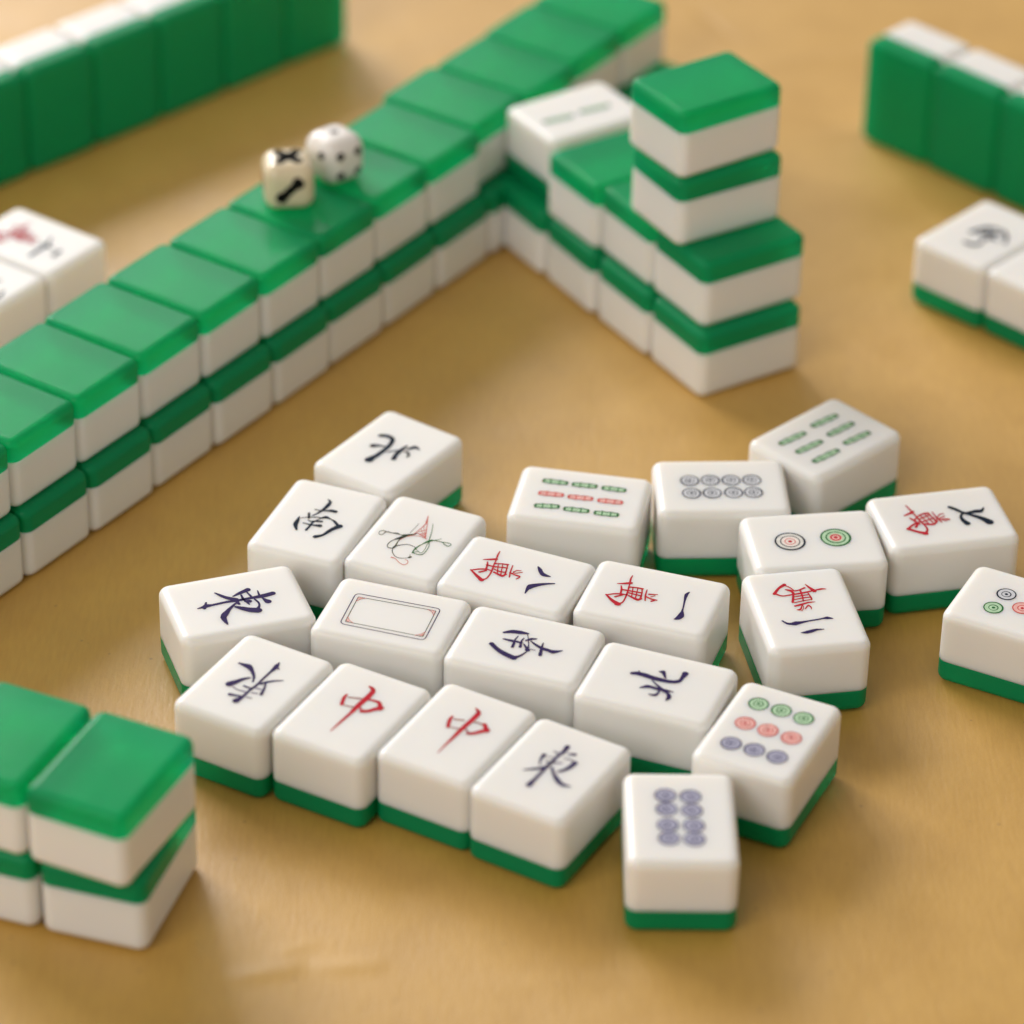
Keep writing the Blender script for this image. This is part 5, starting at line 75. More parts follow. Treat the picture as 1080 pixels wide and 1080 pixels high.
# ---------------------------------------------------------------- materials
def newmat(name):
    m = bpy.data.materials.new(name); m.use_nodes = True
    nt = m.node_tree; return m, nt, nt.nodes['Principled BSDF']
def N(nt, t, **kw):
    n = nt.nodes.new(t)
    for k, v in kw.items(): setattr(n, k, v)
    return n
def plastic(name, col, sss, radius, rough, bump=0.05, var=0.04, sss_scale=0.0025, spec=.5):
    m, nt, b = newmat(name)
    tc = N(nt, 'ShaderNodeTexCoord'); oi = N(nt, 'ShaderNodeObjectInfo')
    add = N(nt, 'ShaderNodeVectorMath', operation='ADD')
    nt.links.new(tc.outputs['Object'], add.inputs[0]); nt.links.new(oi.outputs['Random'], add.inputs[1])
    n1 = N(nt, 'ShaderNodeTexNoise'); n1.inputs['Scale'].default_value = 140; n1.inputs['Detail'].default_value = 5
    n2 = N(nt, 'ShaderNodeTexNoise'); n2.inputs['Scale'].default_value = 2600; n2.inputs['Detail'].default_value = 3
    n3 = N(nt, 'ShaderNodeTexNoise'); n3.inputs['Scale'].default_value = 60; n3.inputs['Detail'].default_value = 2
    for n in (n1, n2, n3): nt.links.new(add.outputs[0], n.inputs['Vector'])
    # colour: faint mottling plus a faint difference from tile to tile
    hsv = N(nt, 'ShaderNodeHueSaturation'); hsv.inputs['Color'].default_value = (*col, 1)
    mr = N(nt, 'ShaderNodeMapRange'); mr.inputs['To Min'].default_value = 1 - var; mr.inputs['To Max'].default_value = 1 + var
    mx = N(nt, 'ShaderNodeMath', operation='ADD'); nt.links.new(n1.outputs['Fac'], mx.inputs[0]); nt.links.new(oi.outputs['Random'], mx.inputs[1])
    hf = N(nt, 'ShaderNodeMath', operation='MULTIPLY'); hf.inputs[1].default_value = .5; nt.links.new(mx.outputs[0], hf.inputs[0])
    nt.links.new(hf.outputs[0], mr.inputs['Value']); nt.links.new(mr.outputs[0], hsv.inputs['Value'])
    nt.links.new(hsv.outputs[0], b.inputs['Base Color'])
    rr = N(nt, 'ShaderNodeMapRange'); rr.inputs['From Min'].default_value = .3; rr.inputs['From Max'].default_value = .7
    rr.inputs['To Min'].default_value = rough - .02; rr.inputs['To Max'].default_value = rough + .03
    nt.links.new(n1.outputs['Fac'], rr.inputs['Value']); nt.links.new(rr.outputs[0], b.inputs['Roughness'])
    b.inputs['Subsurface Weight'].default_value = sss
    b.inputs['Subsurface Radius'].default_value = radius
    b.inputs['Subsurface Scale'].default_value = sss_scale
    b.inputs['Specular IOR Level'].default_value = spec
    bp = N(nt, 'ShaderNodeBump'); bp.inputs['Strength'].default_value = bump; bp.inputs['Distance'].default_value = .0002
    bp2 = N(nt, 'ShaderNodeBump'); bp2.inputs['Strength'].default_value = .12; bp2.inputs['Distance'].default_value = .0006
    nt.links.new(n2.outputs['Fac'], bp.inputs['Height']); nt.links.new(n3.outputs['Fac'], bp2.inputs['Height'])
    nt.links.new(bp2.outputs['Normal'], bp.inputs['Normal']); nt.links.new(bp.outputs['Normal'], b.inputs['Normal'])
    return m
WHITE = plastic('ivory_white_acrylic', (.79, .775, .745), .8, (1.0, .82, .6), .30, bump=.03, var=.015, sss_scale=.005, spec=.3)
GREEN = plastic('green_acrylic', (.0, .38, .14), .0, (.1, 1.0, .5), .17, bump=.08, var=.02, sss_scale=.006, spec=.16)
# the green layer is clear coloured acrylic: light enters, crosses it, comes back off the white layer behind
def clear_green():
    nt = GREEN.node_tree; b = nt.nodes['Principled BSDF']; out = nt.nodes['Material Output']
    c = nt.nodes.new('ShaderNodeBsdfPrincipled'); mx = nt.nodes.new('ShaderNodeMixShader')
    c.inputs['Base Color'].default_value = (.003, 1.0, .84, 1); c.inputs['Transmission Weight'].default_value = 1
    c.inputs['IOR'].default_value = 1.30; c.inputs['Specular IOR Level'].default_value = .25; c.inputs['Roughness'].default_value = .68
    nt.links.new(b.inputs['Normal'].links[0].from_socket, c.inputs['Normal'])
    mx.inputs[0].default_value = TRANS
    nt.links.new(b.outputs[0], mx.inputs[1]); nt.links.new(c.outputs[0], mx.inputs[2]); nt.links.new(mx.outputs[0], out.inputs['Surface'])
    va = nt.nodes.new('ShaderNodeVolumeAbsorption'); va.inputs['Color'].default_value = (.0, .94, .74, 1); va.inputs['Density'].default_value = 330
    nt.links.new(va.outputs[0], out.inputs['Volume'])
clear_green()
def ink(name, col, rough=.55, var=.35):
    m, nt, b = newmat(name)
    tc = N(nt, 'ShaderNodeTexCoord'); n = N(nt, 'ShaderNodeTexNoise')
    n.inputs['Scale'].default_value = 900; n.inputs['Detail'].default_value = 4
    nt.links.new(tc.outputs['Object'], n.inputs['Vector'])
    mix = N(nt, 'ShaderNodeMixRGB'); mix.inputs['Color1'].default_value = (*[c * (1 - var) for c in col], 1)
    mix.inputs['Color2'].default_value = (*[min(1, c * (1 + var) + .004) for c in col], 1)
    nt.links.new(n.outputs['Fac'], mix.inputs['Fac']); nt.links.new(mix.outputs[0], b.inputs['Base Color'])
    b.inputs['Roughness'].default_value = rough; b.inputs['Specular IOR Level'].default_value = .06
    return m
INK = {'n': ink('navy_ink', (.006, .014, .030)), 'i': ink('indigo_ink', (.030, .018, .085)), 'd': ink('thin_grey_indigo_ink', (.16, .14, .22)),
       'R': ink('red_ink', (.46, .014, .028)), 'd2': ink('thin_faded_red_ink', (.32, .12, .12)), 'k': ink('black_green_ink', (.03, .045, .03)),
       'r': ink('light_red_ink', (.55, .10, .09)), 'g': ink('green_ink', (.016, .12, .030)),
       'nf': ink('pale_blue_grey_fill', (.56, .57, .60)), 'if': ink('pale_violet_fill', (.40, .40, .51)), 'gf': ink('pale_green_fill', (.42, .60, .40)),
       'rf': ink('pale_red_fill', (.74, .42, .38)), 'pf': ink('faint_pink_fill', (.76, .66, .61)), 'wf': ink('faint_grey_fill', (.66, .645, .60)), 'pip': ink('black_pip_paint', (.012, .012, .010)), 'pipr': ink('red_pip_paint', (.25, .05, .03))}
DIE = plastic('cream_die_plastic', (.76, .65, .46), .5, (1.0, .8, .5), .25)
DIEW = plastic('white_die_plastic', (.80, .76, .72), .5, (1.0, .82, .65), .25)

def table_material():
    m, nt, b = newmat('golden_tan_glazed_paper')
    tc = N(nt, 'ShaderNodeTexCoord')
    fine = N(nt, 'ShaderNodeTexNoise'); fine.inputs['Scale'].default_value = 900; fine.inputs['Detail'].default_value = 6
    mid = N(nt, 'ShaderNodeTexNoise'); mid.inputs['Scale'].default_value = 45; mid.inputs['Detail'].default_value = 6
    big = N(nt, 'ShaderNodeTexNoise'); big.inputs['Scale'].default_value = 9; big.inputs['Detail'].default_value = 3; big.inputs['Distortion'].default_value = .8
    st = N(nt, 'ShaderNodeMapping'); st.inputs['Scale'].default_value = (1, .16, 1); st.inputs['Rotation'].default_value = (0, 0, R(35))
    nt.links.new(tc.outputs['Object'], st.inputs['Vector'])
    fib = N(nt, 'ShaderNodeTexNoise'); fib.inputs['Scale'].default_value = 1100; fib.inputs['Detail'].default_value = 3
    nt.links.new(st.outputs[0], fib.inputs['Vector'])
    for n in (fine, mid, big): nt.links.new(tc.outputs['Object'], n.inputs['Vector'])
    cr = N(nt, 'ShaderNodeValToRGB')
    cr.color_ramp.elements[0].position = .3; cr.color_ramp.elements[0].color = (.46, .247, .032, 1)
    cr.color_ramp.elements[1].position = .72; cr.color_ramp.elements[1].color = (.565, .320, .048, 1)
    mx = N(nt, 'ShaderNodeMixRGB'); mx.inputs['Fac'].default_value = .42
    nt.links.new(mid.outputs['Fac'], mx.inputs['Color1']); nt.links.new(fib.outputs['Fac'], mx.inputs['Color2'])
    nt.links.new(mx.outputs[0], cr.inputs['Fac'])
    vo = N(nt, 'ShaderNodeTexVoronoi'); vo.inputs['Scale'].default_value = 130; nt.links.new(tc.outputs['Object'], vo.inputs['Vector'])   # sparse dark fibres in the paper
    fl = N(nt, 'ShaderNodeMapRange'); fl.inputs['From Min'].default_value = .035; fl.inputs['From Max'].default_value = .06; fl.inputs['To Min'].default_value = .45; fl.inputs['To Max'].default_value = 0
    nt.links.new(vo.outputs['Distance'], fl.inputs['Value'])
    fx = N(nt, 'ShaderNodeMixRGB'); fx.inputs['Color2'].default_value = (.16, .085, .02, 1)
    nt.links.new(fl.outputs[0], fx.inputs['Fac']); nt.links.new(cr.outputs[0], fx.inputs['Color1']); nt.links.new(fx.outputs[0], b.inputs['Base Color'])
    rr = N(nt, 'ShaderNodeMapRange'); rr.inputs['From Min'].default_value = .3; rr.inputs['From Max'].default_value = .7
    rr.inputs['To Min'].default_value = .44; rr.inputs['To Max'].default_value = .54
    nt.links.new(mid.outputs['Fac'], rr.inputs['Value']); nt.links.new(rr.outputs[0], b.inputs['Roughness'])
    b.inputs['Specular IOR Level'].default_value = 1.0
    b.inputs['Sheen Weight'].default_value = SHEEN; b.inputs['Sheen Roughness'].default_value = .45; b.inputs['Sheen Tint'].default_value = (1, .93, .90, 1)
    b1 = N(nt, 'ShaderNodeBump'); b1.inputs['Strength'].default_value = .35; b1.inputs['Distance'].default_value = .0003
    b2 = N(nt, 'ShaderNodeBump'); b2.inputs['Strength'].default_value = .35; b2.inputs['Distance'].default_value = .0007
    b3 = N(nt, 'ShaderNodeBump'); b3.inputs['Strength'].default_value = .4; b3.inputs['Distance'].default_value = .004
    fm = N(nt, 'ShaderNodeMixRGB'); fm.inputs['Fac'].default_value = .5
    nt.links.new(fine.outputs['Fac'], fm.inputs['Color1']); nt.links.new(fib.outputs['Fac'], fm.inputs['Color2'])
    nt.links.new(fm.outputs[0], b1.inputs['Height']); nt.links.new(mid.outputs['Fac'], b2.inputs['Height']); nt.links.new(big.outputs['Fac'], b3.inputs['Height'])
    nt.links.new(b3.outputs[0], b2.inputs['Normal']); nt.links.new(b2.outputs[0], b1.inputs['Normal']); nt.links.new(b1.outputs[0], b.inputs['Normal'])
    return m

# ---------------------------------------------------------------- mesh helpers
def tag(o, label=None, cat=None, group=None, kind=None):
    if label: o['label'] = label
    if cat: o['category'] = cat
    if group: o['group'] = group
    if kind: o['kind'] = kind
def link(name, me, mat, parent=None):
    o = bpy.data.objects.new(name, me); C.objects.link(o)
    if mat is not None and not me.materials: me.materials.append(mat)
    if parent: o.parent = parent
    return o
def outline(inset, seg=8):
    hx, hy, r = L/2 - inset, W/2 - inset, max(RC - inset, .0004)
    pts = []
    for cx, cy, a0 in ((hx-r, hy-r, 0), (-hx+r, hy-r, 90), (-hx+r, -hy+r, 180), (hx-r, -hy+r, 270)):
        a = R(a0); t = (-math.sin(a), math.cos(a)); e = .0006
        pts.append((cx + r*math.cos(a) - t[0]*e, cy + r*math.sin(a) - t[1]*e))
        for k in range(seg + 1):
            q = a + R(90)*k/seg; pts.append((cx + r*math.cos(q), cy + r*math.sin(q)))
        a = R(a0 + 90); t = (-math.sin(a), math.cos(a))
        pts.append((cx + r*math.cos(a) + t[0]*e, cy + r*math.sin(a) + t[1]*e))
    return pts
def shell(name, z0, z1, round_bottom, round_top):
    bm = bmesh.new(); rings = []
    def ring(inset, z): rings.append([bm.verts.new((x, y, z)) for x, y in outline(inset)])
    if round_bottom:
        ring(RV + .0005, z0)
        for k in range(7):
            q = R(90)*k/6; ring(RV*(1 - math.sin(q)), z0 + RV*(1 - math.cos(q)))
        ring(0, z0 + RV + .0003)
    else: ring(.0004, z0); ring(0.00004, z0); ring(0, z0 + .00004); ring(0, z0 + .0005)
    if round_top:
        ring(0, z1 - RV - .0003)
        for k in range(7):
            q = R(90)*k/6; ring(RV*(1 - math.cos(q)), z1 - RV*(1 - math.sin(q)))
        ring(RV + .0005, z1)
    else: ring(0, z1 - .0005); ring(0, z1 - .00004); ring(0.00004, z1); ring(.0004, z1)
    n = len(rings[0])
    for a, b in zip(rings, rings[1:]):
        for i in range(n): bm.faces.new((a[i], a[(i+1) % n], b[(i+1) % n], b[i]))
    bm.faces.new(rings[0][::-1]); bm.faces.new(rings[-1])
    bmesh.ops.recalc_face_normals(bm, faces=bm.faces)
    me = bpy.data.meshes.new(name); bm.to_mesh(me); bm.free()
    for p in me.polygons: p.use_smooth = True
    return me
ME_GREEN = shell('green_back_layer', 0, HG, True, False); ME_GREEN.materials.append(GREEN)
ME_WHITE = shell('white_face_layer', HG + .00002, H, False, True); ME_WHITE.materials.append(WHITE)

ZF = H + .00003
def flat_mesh(name, polys, z=ZF):
    """polys: list of (material key, [points mm]) -> one mesh with several materials; each later polygon a hair higher"""
    me = bpy.data.meshes.new(name); vs, fs, mi, keys = [], [], [], []
    for i, (k, faces) in enumerate(polys):
        if k not in keys: keys.append(k)
        zz = z + .000004 * (i % 12)
        for f in faces:
            s = len(vs); vs += [(x*.001, y*.001, zz) for x, y in f]; fs.append(list(range(s, s + len(f)))); mi.append(keys.index(k))
    me.from_pydata(vs, [], fs)
    for p, m in zip(me.polygons, mi): p.material_index = m
    bm = bmesh.new(); bm.from_mesh(me)
    for f in bm.faces:
        f.normal_update()
        if f.normal.z < 0: f.normal_flip()
    bm.to_mesh(me); bm.free()
    for k in keys: me.materials.append(INK[k])
    return me
def disc(cx, cy, r, n=40): return [[(cx + r*math.cos(2*math.pi*i/n), cy + r*math.sin(2*math.pi*i/n)) for i in range(n)]]
def annulus(cx, cy, r0, r1, n=40, wob=0):
    out = []; ph = random.random()*6
    f = lambda r, i: (cx + r*math.cos(2*math.pi*i/n), cy + r*math.sin(2*math.pi*i/n))
    w = lambda i: wob*(.5 + .5*math.sin(2*math.pi*i/n + ph))
    for i in range(n): out.append([f(r0 + w(i), i), f(r1, i), f(r1, i+1), f(r0 + w(i+1), i+1)])
    return out
def widen(e, k, add):
    cx, cy, dx, dy = (e[0]+e[2])/2, (e[1]+e[3])/2, (e[0]-e[2])/2, (e[1]-e[3])/2; l = math.hypot(dx, dy) + 1e-6; f = k + add/l
    return (cx+dx*f, cy+dy*f, cx-dx*f, cy-dy*f)
def stroke_mesh(strokes, k=1.22, add=.045, fine=False):
    polys = []
    for c, rib in strokes:
        q = []
        rib = [widen(e, min(k, 1.05), add*.6) if c == 'R' and fine else widen(e, k, add) for e in rib]
        for a, b in zip(rib, rib[1:]): q.append([(a[0], a[1]), (b[0], b[1]), (b[2], b[3]), (a[2], a[3])])
        polys.append((c, q))
        for e, nx in ((rib[0], rib[1]), (rib[-1], rib[-2])):       # rounded brush ends
            cx, cy = (e[0]+e[2])/2, (e[1]+e[3])/2; r = math.hypot(e[0]-e[2], e[1]-e[3])/2
            if r > .08: polys.append((c, disc(cx, cy, r*.96, 14)))
    return flat_mesh('character', polys)
def circle_mesh(c, x, y, r):
    if c in 'NG':
        if c == 'N': polys = [('wf', disc(x, y, r)), ('pf', disc(x, y, r*.58)), ('n', annulus(x, y, r*.86, r, wob=.12)), ('n', annulus(x, y, r*.57, r*.65, wob=.08)), ('r', annulus(x, y, r*.30, r*.36)), ('R', disc(x, y, r*.13))]
        else: polys = [('gf', disc(x, y, r)), ('rf', disc(x, y, r*.42)), ('g', annulus(x, y, r*.86, r, wob=.12)), ('g', annulus(x, y, r*.56, r*.66, wob=.1)), ('R', annulus(x, y, r*.26, r*.36)), ('R', disc(x, y, r*.13))]
    else:
        d = 'R' if c == 'r' else c
        polys = [(c + 'f', disc(x, y, r)), (c, annulus(x, y, r*.82, r, wob=r*.06)), (c, annulus(x, y, r*.38, r*.50, wob=r*.05)), (d, disc(x, y, r*.17))]
    return flat_mesh('circle', polys)
def bamboo_mesh(c, x0, y0, x1, y1, hw=1.0):
    cx, cy = (x0+x1)/2, (y0+y1)/2; a = math.atan2(y1-y0, x1-x0); l = math.hypot(x1-x0, y1-y0)/2 + .25
    ca, sa = math.cos(a), math.sin(a)
    T = lambda u, v: (cx + ca*u - sa*v, cy + sa*u + ca*v)
    n = 48; top = []
    wid = lambda u: hw*(1 - .20*abs(math.sin(3*math.pi*(u/l+1)/2))**2 ) * math.sqrt(max(0, 1 - (abs(u)/l)**10))
    us = [l*math.sin(math.pi*(i/n - .5)) for i in range(n+1)]
    fill, rim = [], []
    for u, v in zip(us, us[1:]):
        a0, a1 = wid(u), wid(v); fill.append([T(u, -a0), T(v, -a1), T(v, a1), T(u, a0)])
        for s in (1, -1):
            k0 = max(0, a0-.34); k1 = max(0, a1-.34); rim.append([T(u, s*a0), T(v, s*a1), T(v, s*k1), T(u, s*k0)])
    ends = [[T(s*l*.80, -hw*.6), T(s*l, -hw*.35), T(s*l, hw*.35), T(s*l*.80, hw*.6)] for s in (1, -1)]
    node = [[T(u0, -hw*.9), T(u0+.3, -hw*.9), T(u0+.3, hw*.9), T(u0, hw*.9)] for u0 in (-l/3-.15, l/3-.15)]
    return flat_mesh('bamboo_stick', [(c + 'f', fill), (c, rim), (c, ends), (c, node)])

# ---------------------------------------------------------------- tiles
def tile(label, x, y, ang, layer=0, face='up', group=None, glyph=None, dz=0.0):
    root = bpy.data.objects.new('mahjong_tile', None); C.objects.link(root); root.empty_display_size = .01
    if face == 'up': M = Matrix.Translation((x, y, layer*H + dz)) @ Matrix.Rotation(R(ang), 4, 'Z')
    elif face == 'down': M = Matrix.Translation((x, y, layer*H + H + dz)) @ Matrix.Rotation(R(ang), 4, 'Z') @ Matrix.Rotation(math.pi, 4, 'X')
    else:   # standing on a short edge, green back turned to direction ang
        f = Vector((math.cos(R(ang)), math.sin(R(ang)), 0)); z = -f; xx = Vector((0, 0, 1)); yy = z.cross(xx)
        M = Matrix((( xx.x, yy.x, z.x, x), (xx.y, yy.y, z.y, y), (xx.z, yy.z, z.z, L/2), (0, 0, 0, 1)))
    root.matrix_world = M
    tag(root, label, 'mahjong tile', group)
    link('green_back_layer', ME_GREEN, GREEN, root); link('white_face_layer', ME_WHITE, WHITE, root)
    if glyph:
        for nm, me in glyph: link(nm, me, None, root)
    return root
def strokes_of(key, split=None):
    """one child mesh per printed character"""
    s = STROKES[key]
    if key in ('leftman', 'leftman2', 'rightA'):
        s = [q for q in s if q[0] == 'n']
        parts = [('numeral' if key != 'rightA' else 'character', stroke_mesh(s, .75, 0))]
        if key != 'rightA': parts.append(('character', stroke_mesh([q for q in STROKES['wan1'] if q[0] == 'R'])))
        return parts
    if key == 'bird': return [('bird_drawing', stroke_mesh(s, 1.0, .01))]
    if split is None: return [('character', stroke_mesh(s))]
    return [('character', stroke_mesh([q for q in s if q[0] in split[0]], fine=True)), ('numeral', stroke_mesh([q for q in s if q[0] in split[1]]))]
def circles(key, extra=()): return [('circle', circle_mesh(*c)) for c in list(CIRC[key]) + list(extra)]
def sticks(key): return [('bamboo_stick', bamboo_mesh(*b)) for b in BAM[key]]
def P(key): x, y, a = POSE[key]; return x, y, a

G1 = 'face-up tiles thrown loosely in the middle'
def discard(key, label, glyph): tile(label, *P(key), 0, 'up', G1, glyph)
discard('eastD', 'white tile with indigo east character, right end of the front row of four', strokes_of('eastD'))
discard('p8', 'white tile with eight violet circles in two columns, nearest the camera', circles('p8'))
discard('p9', 'white tile with nine circles in green, red and violet rows, behind the eight-circle tile', circles('p9'))
discard('m6', 'white tile with red character and navy six, right of the two-circle tile', strokes_of('m6', ('R', 'n')))
discard('northA', 'white tile with navy north character, at the back left of the scattered tiles', strokes_of('northA'))
discard('southA', 'white tile with an upright navy south character, left of the bird tile', strokes_of('southA'))
discard('bird', 'white tile with a thin-lined red and green bird drawing', strokes_of('bird'))
discard('eastA', 'white tile with sideways indigo east character, at the far left of the group', strokes_of('eastA'))
discard('eastB', 'white tile with upside-down indigo east character, left end of the front row', strokes_of('eastB'))
discard('chun1', 'white tile with red centre character, second from the left in the front row', strokes_of('chun1'))
discard('chun2', 'white tile with red centre character, third from the left in the front row', strokes_of('chun2'))
discard('sou9', 'white tile with nine bamboo sticks, middle row red and outer rows green', sticks('sou9'))
discard('sou6', 'white tile with six green bamboo sticks, at the back right of the group', sticks('sou6'))
discard('p8b', 'white tile with eight dark blue circles, between the two bamboo tiles', circles('p8b'))
discard('p2', 'white tile with two large circles, one navy and one green', circles('p2'))
discard('wan8', 'white tile with red character and indigo eight, right of the bird tile', strokes_of('wan8', ('R', 'i')))
discard('wan1', 'white tile with red character and one single indigo stroke', strokes_of('wan1', ('R', 'i')))
discard('wan2', 'white tile with red character and two indigo strokes, before the two-circle tile', strokes_of('wan2', ('R', 'i')))
discard('southC', 'white tile with sideways indigo south character, right of the empty frame tile', strokes_of('southC'))
discard('northB', 'white tile with sideways indigo north character, left of the nine-circle tile', strokes_of('northB'))
def ring_poly(pts, wd, c):
    out = []; n = len(pts); cx = sum(p[0] for p in pts)/n; cy = sum(p[1] for p in pts)/n
    inn = []
    for i in range(n):
        a, b, d = pts[i-1], pts[i], pts[(i+1) % n]
        t = Vector((d[0]-a[0], d[1]-a[1])).normalized(); nn = Vector((-t.y, t.x))
        if nn.dot(Vector((cx-b[0], cy-b[1]))) < 0: nn = -nn
        inn.append((b[0]+nn.x*wd, b[1]+nn.y*wd))
    for i in range(n): out.append([pts[i], pts[(i+1) % n], inn[(i+1) % n], inn[i]])
    return (c, out)
def round_corners(q, r, seg=5):
    out = []
    for i in range(4):
        p, a, b = Vector(q[i]), Vector(q[i-1]), Vector(q[(i+1) % 4])
        s, e = p + (a-p).normalized()*r, p + (b-p).normalized()*r
        for k in range(seg+1):
            t = k/seg; out.append(tuple(s*(1-t)**2 + p*2*t*(1-t) + e*t*t))
    return out
def densify(p, n=6):
    out = []
    for i in range(len(p)):
        a, b = p[i], p[(i+1) % len(p)]
        out += [(a[0]+(b[0]-a[0])*k/n, a[1]+(b[1]-a[1])*k/n) for k in range(n)]
    return out
fo, fi = FRAME[:4], FRAME[4:]
outer = flat_mesh('outer_frame_line', [ring_poly(round_corners(fo, 1.3), .22, 'i')])
inner_p = [ring_poly(round_corners(fi, .25), .17, 'k')]
for i in range(4):
    p, a, b = Vector(fi[i]), Vector(fi[i-1]), Vector(fi[(i+1) % 4])
    u, v = (a-p).normalized(), (b-p).normalized()
    for s in (1.0, 1.9):
        q0, q1 = p+u*s, p+v*s; m = (q0+q1)/2*.8 + p*.2
        for s0, s1 in ((q0, m), (m, q1)):
            t = (s1-s0).normalized(); nn = Vector((-t.y, t.x))*.08
            inner_p.append(('r', [[tuple(s0-nn), tuple(s1-nn), tuple(s1+nn), tuple(s0+nn)]]))
    inner_p.append(('rf', [[tuple(p+u*.2+v*.2), tuple(p+u*1.0+v*.2), tuple(p+v*1.0+u*.2)]]))
discard('frame', 'white tile with an empty double rectangular frame printed on it', [('outer_frame_line', outer), ('inner_frame_line', flat_mesh('inner_frame_line', inner_p))])
discard('pinR', 'white tile with navy, green and red circles, cut by the right edge', circles('pinR', [('g', 6.1, .2, 2.2), ('n', 5.5, -5.9, 2.2)]))

tile('blurred white tile with red and blue characters, behind the long wall at left', *P('leftman'), 0, 'up', 'face-up tiles behind the long wall', strokes_of('leftman', ('R', 'n')))
tile('blurred white tile cut by the left edge, in front of the red and blue one', *P('leftman2'), 0, 'up', 'face-up tiles behind the long wall', strokes_of('leftman2', ('R', 'n')))
tile('blurred white tile with grey-blue character, at the right behind the group', *P('rightA'), 0, 'up', 'face-up tiles at the right', strokes_of('rightA'))
xa, ya, aa = P('rightA'); d = Vector((math.cos(R(aa-90)), math.sin(R(aa-90))))
tile('blurred blank white tile at the right edge, touching the grey-blue character tile', xa + d.x*.0228, ya + d.y*.0228 + .0004, aa - 1, 0, 'up', 'face-up tiles at the right')

# ---- the long double wall
ORD = ['first', 'second', 'third', 'fourth', 'fifth', 'sixth', 'seventh', 'eighth', 'ninth', 'tenth', 'eleventh', 'twelfth', 'thirteenth', 'fourteenth', 'fifteenth']
WA = 55.9; U = Vector((math.cos(R(WA)), math.sin(R(WA)))); NN = Vector((U.y, -U.x))
rnd = random.Random(11)
for layer, (ox, oy, lo) in enumerate(((-.1086 + .0007, .7211 - .0004, 'bottom'), (-.1117 + .0016, .7229 - .0011, 'top'))):
    for k in range(-2, 12):
        pitch = .02252
        c = Vector((ox, oy)) + U*(k + .5)*pitch - NN*L/2
        c -= NN*(.0022 if k >= 8 and layer else 0) + NN*rnd.uniform(-.0004, .0004)
        i = 11 - k
        lab = f'green-backed tile in the {lo} layer of the long wall, {ORD[i]} from its far end'
        if layer and k in (4, 5): lab = f'green-backed wall tile lying directly under the {"cream" if k == 4 else "white"} die'
        tile(lab, c.x, c.y, WA - 90 + rnd.uniform(-.5, .5), layer, 'down', 'double wall of face-down tiles')
# ---- the short branch wall with the tower
G2 = 'short branch wall with the four-high corner'
x1, y1, a1 = P('end1'); D = Vector((math.cos(R(124)), math.sin(R(124))))*.0231
names = ['lowest tile of the four-high corner stack', 'bottom-layer tile of the short wall, next to the corner stack', 'bottom-layer tile of the short wall, second from the corner stack', 'bottom-layer tile of the short wall, touching the long wall']
for k in range(4): tile(names[k], x1 + D.x*k, y1 + D.y*k, a1 + (0, .6, -.4, .3)[k], 0, 'down', G2)
tile('second tile up in the four-high corner stack', *P('end2'), 1, 'down', G2)
tile('third tile up in the corner stack, just under the topmost', *P('tw3'), 2, 'down', G2)
tile('topmost green-backed tile of the four-high corner stack', *P('tw4'), 3, 'down', G2)
tile('top-layer green-backed tile of the short wall, beside the corner stack', .0388, .8427, 33, 1, 'down', G2)
tile('top-layer green-backed tile of the short wall, beside the two-stick tile', .0254, .8604, 33.6, 1, 'down', G2)
tile('blurred face-up white tile with two green sticks lying on the short wall', *P('faceup'), 1, 'up', G2, sticks('faceup'))
# ---- near left stack
G3 = 'near left double wall'
x1, y1, a1 = P('bl1'); x2, y2, a2 = P('bl2')
tile('upper green-backed tile at the right end of the near left wall', x2, y2, a2, 1, 'down', G3)
tile('lower green-backed tile at the right end of the near left wall', x1, y1, a1, 0, 'down', G3)
tile('upper green-backed tile cut by the left edge in the near left wall', x2 - .0211, y2 + .0093, a2 + .5, 1, 'down', G3)
tile('lower green-backed tile cut by the left edge in the near left wall', x1 - .0218, y1 + .0068, a1 - 2, 0, 'down', G3)
# ---- standing rows
u = Vector((.703, .711)); n = Vector((.711, -.703))
for k in range(7):
    c = u*(.669 - .0227*(k + .5)) + n*(-.7299)
    tile(f'upright green-backed tile in the far left row, {ORD[k]} from its right end', c.x, c.y, math.degrees(math.atan2(n.y, n.x)) + rnd.uniform(-.6, .6), 0, 'stand', 'standing tiles in the far left row')
u = Vector((.719, -.695)); n = Vector((-.695, -.719))
for k in range(4):
    c = u*(-.5862 + .0226*(k + .5)) + n*(-.7384)
    tile(f'upright green-backed tile in the far right row, {ORD[k]} from its left end', c.x, c.y, math.degrees(math.atan2(n.y, n.x)) + rnd.uniform(-.8, .8), 0, 'stand', 'standing tiles in the far right row')

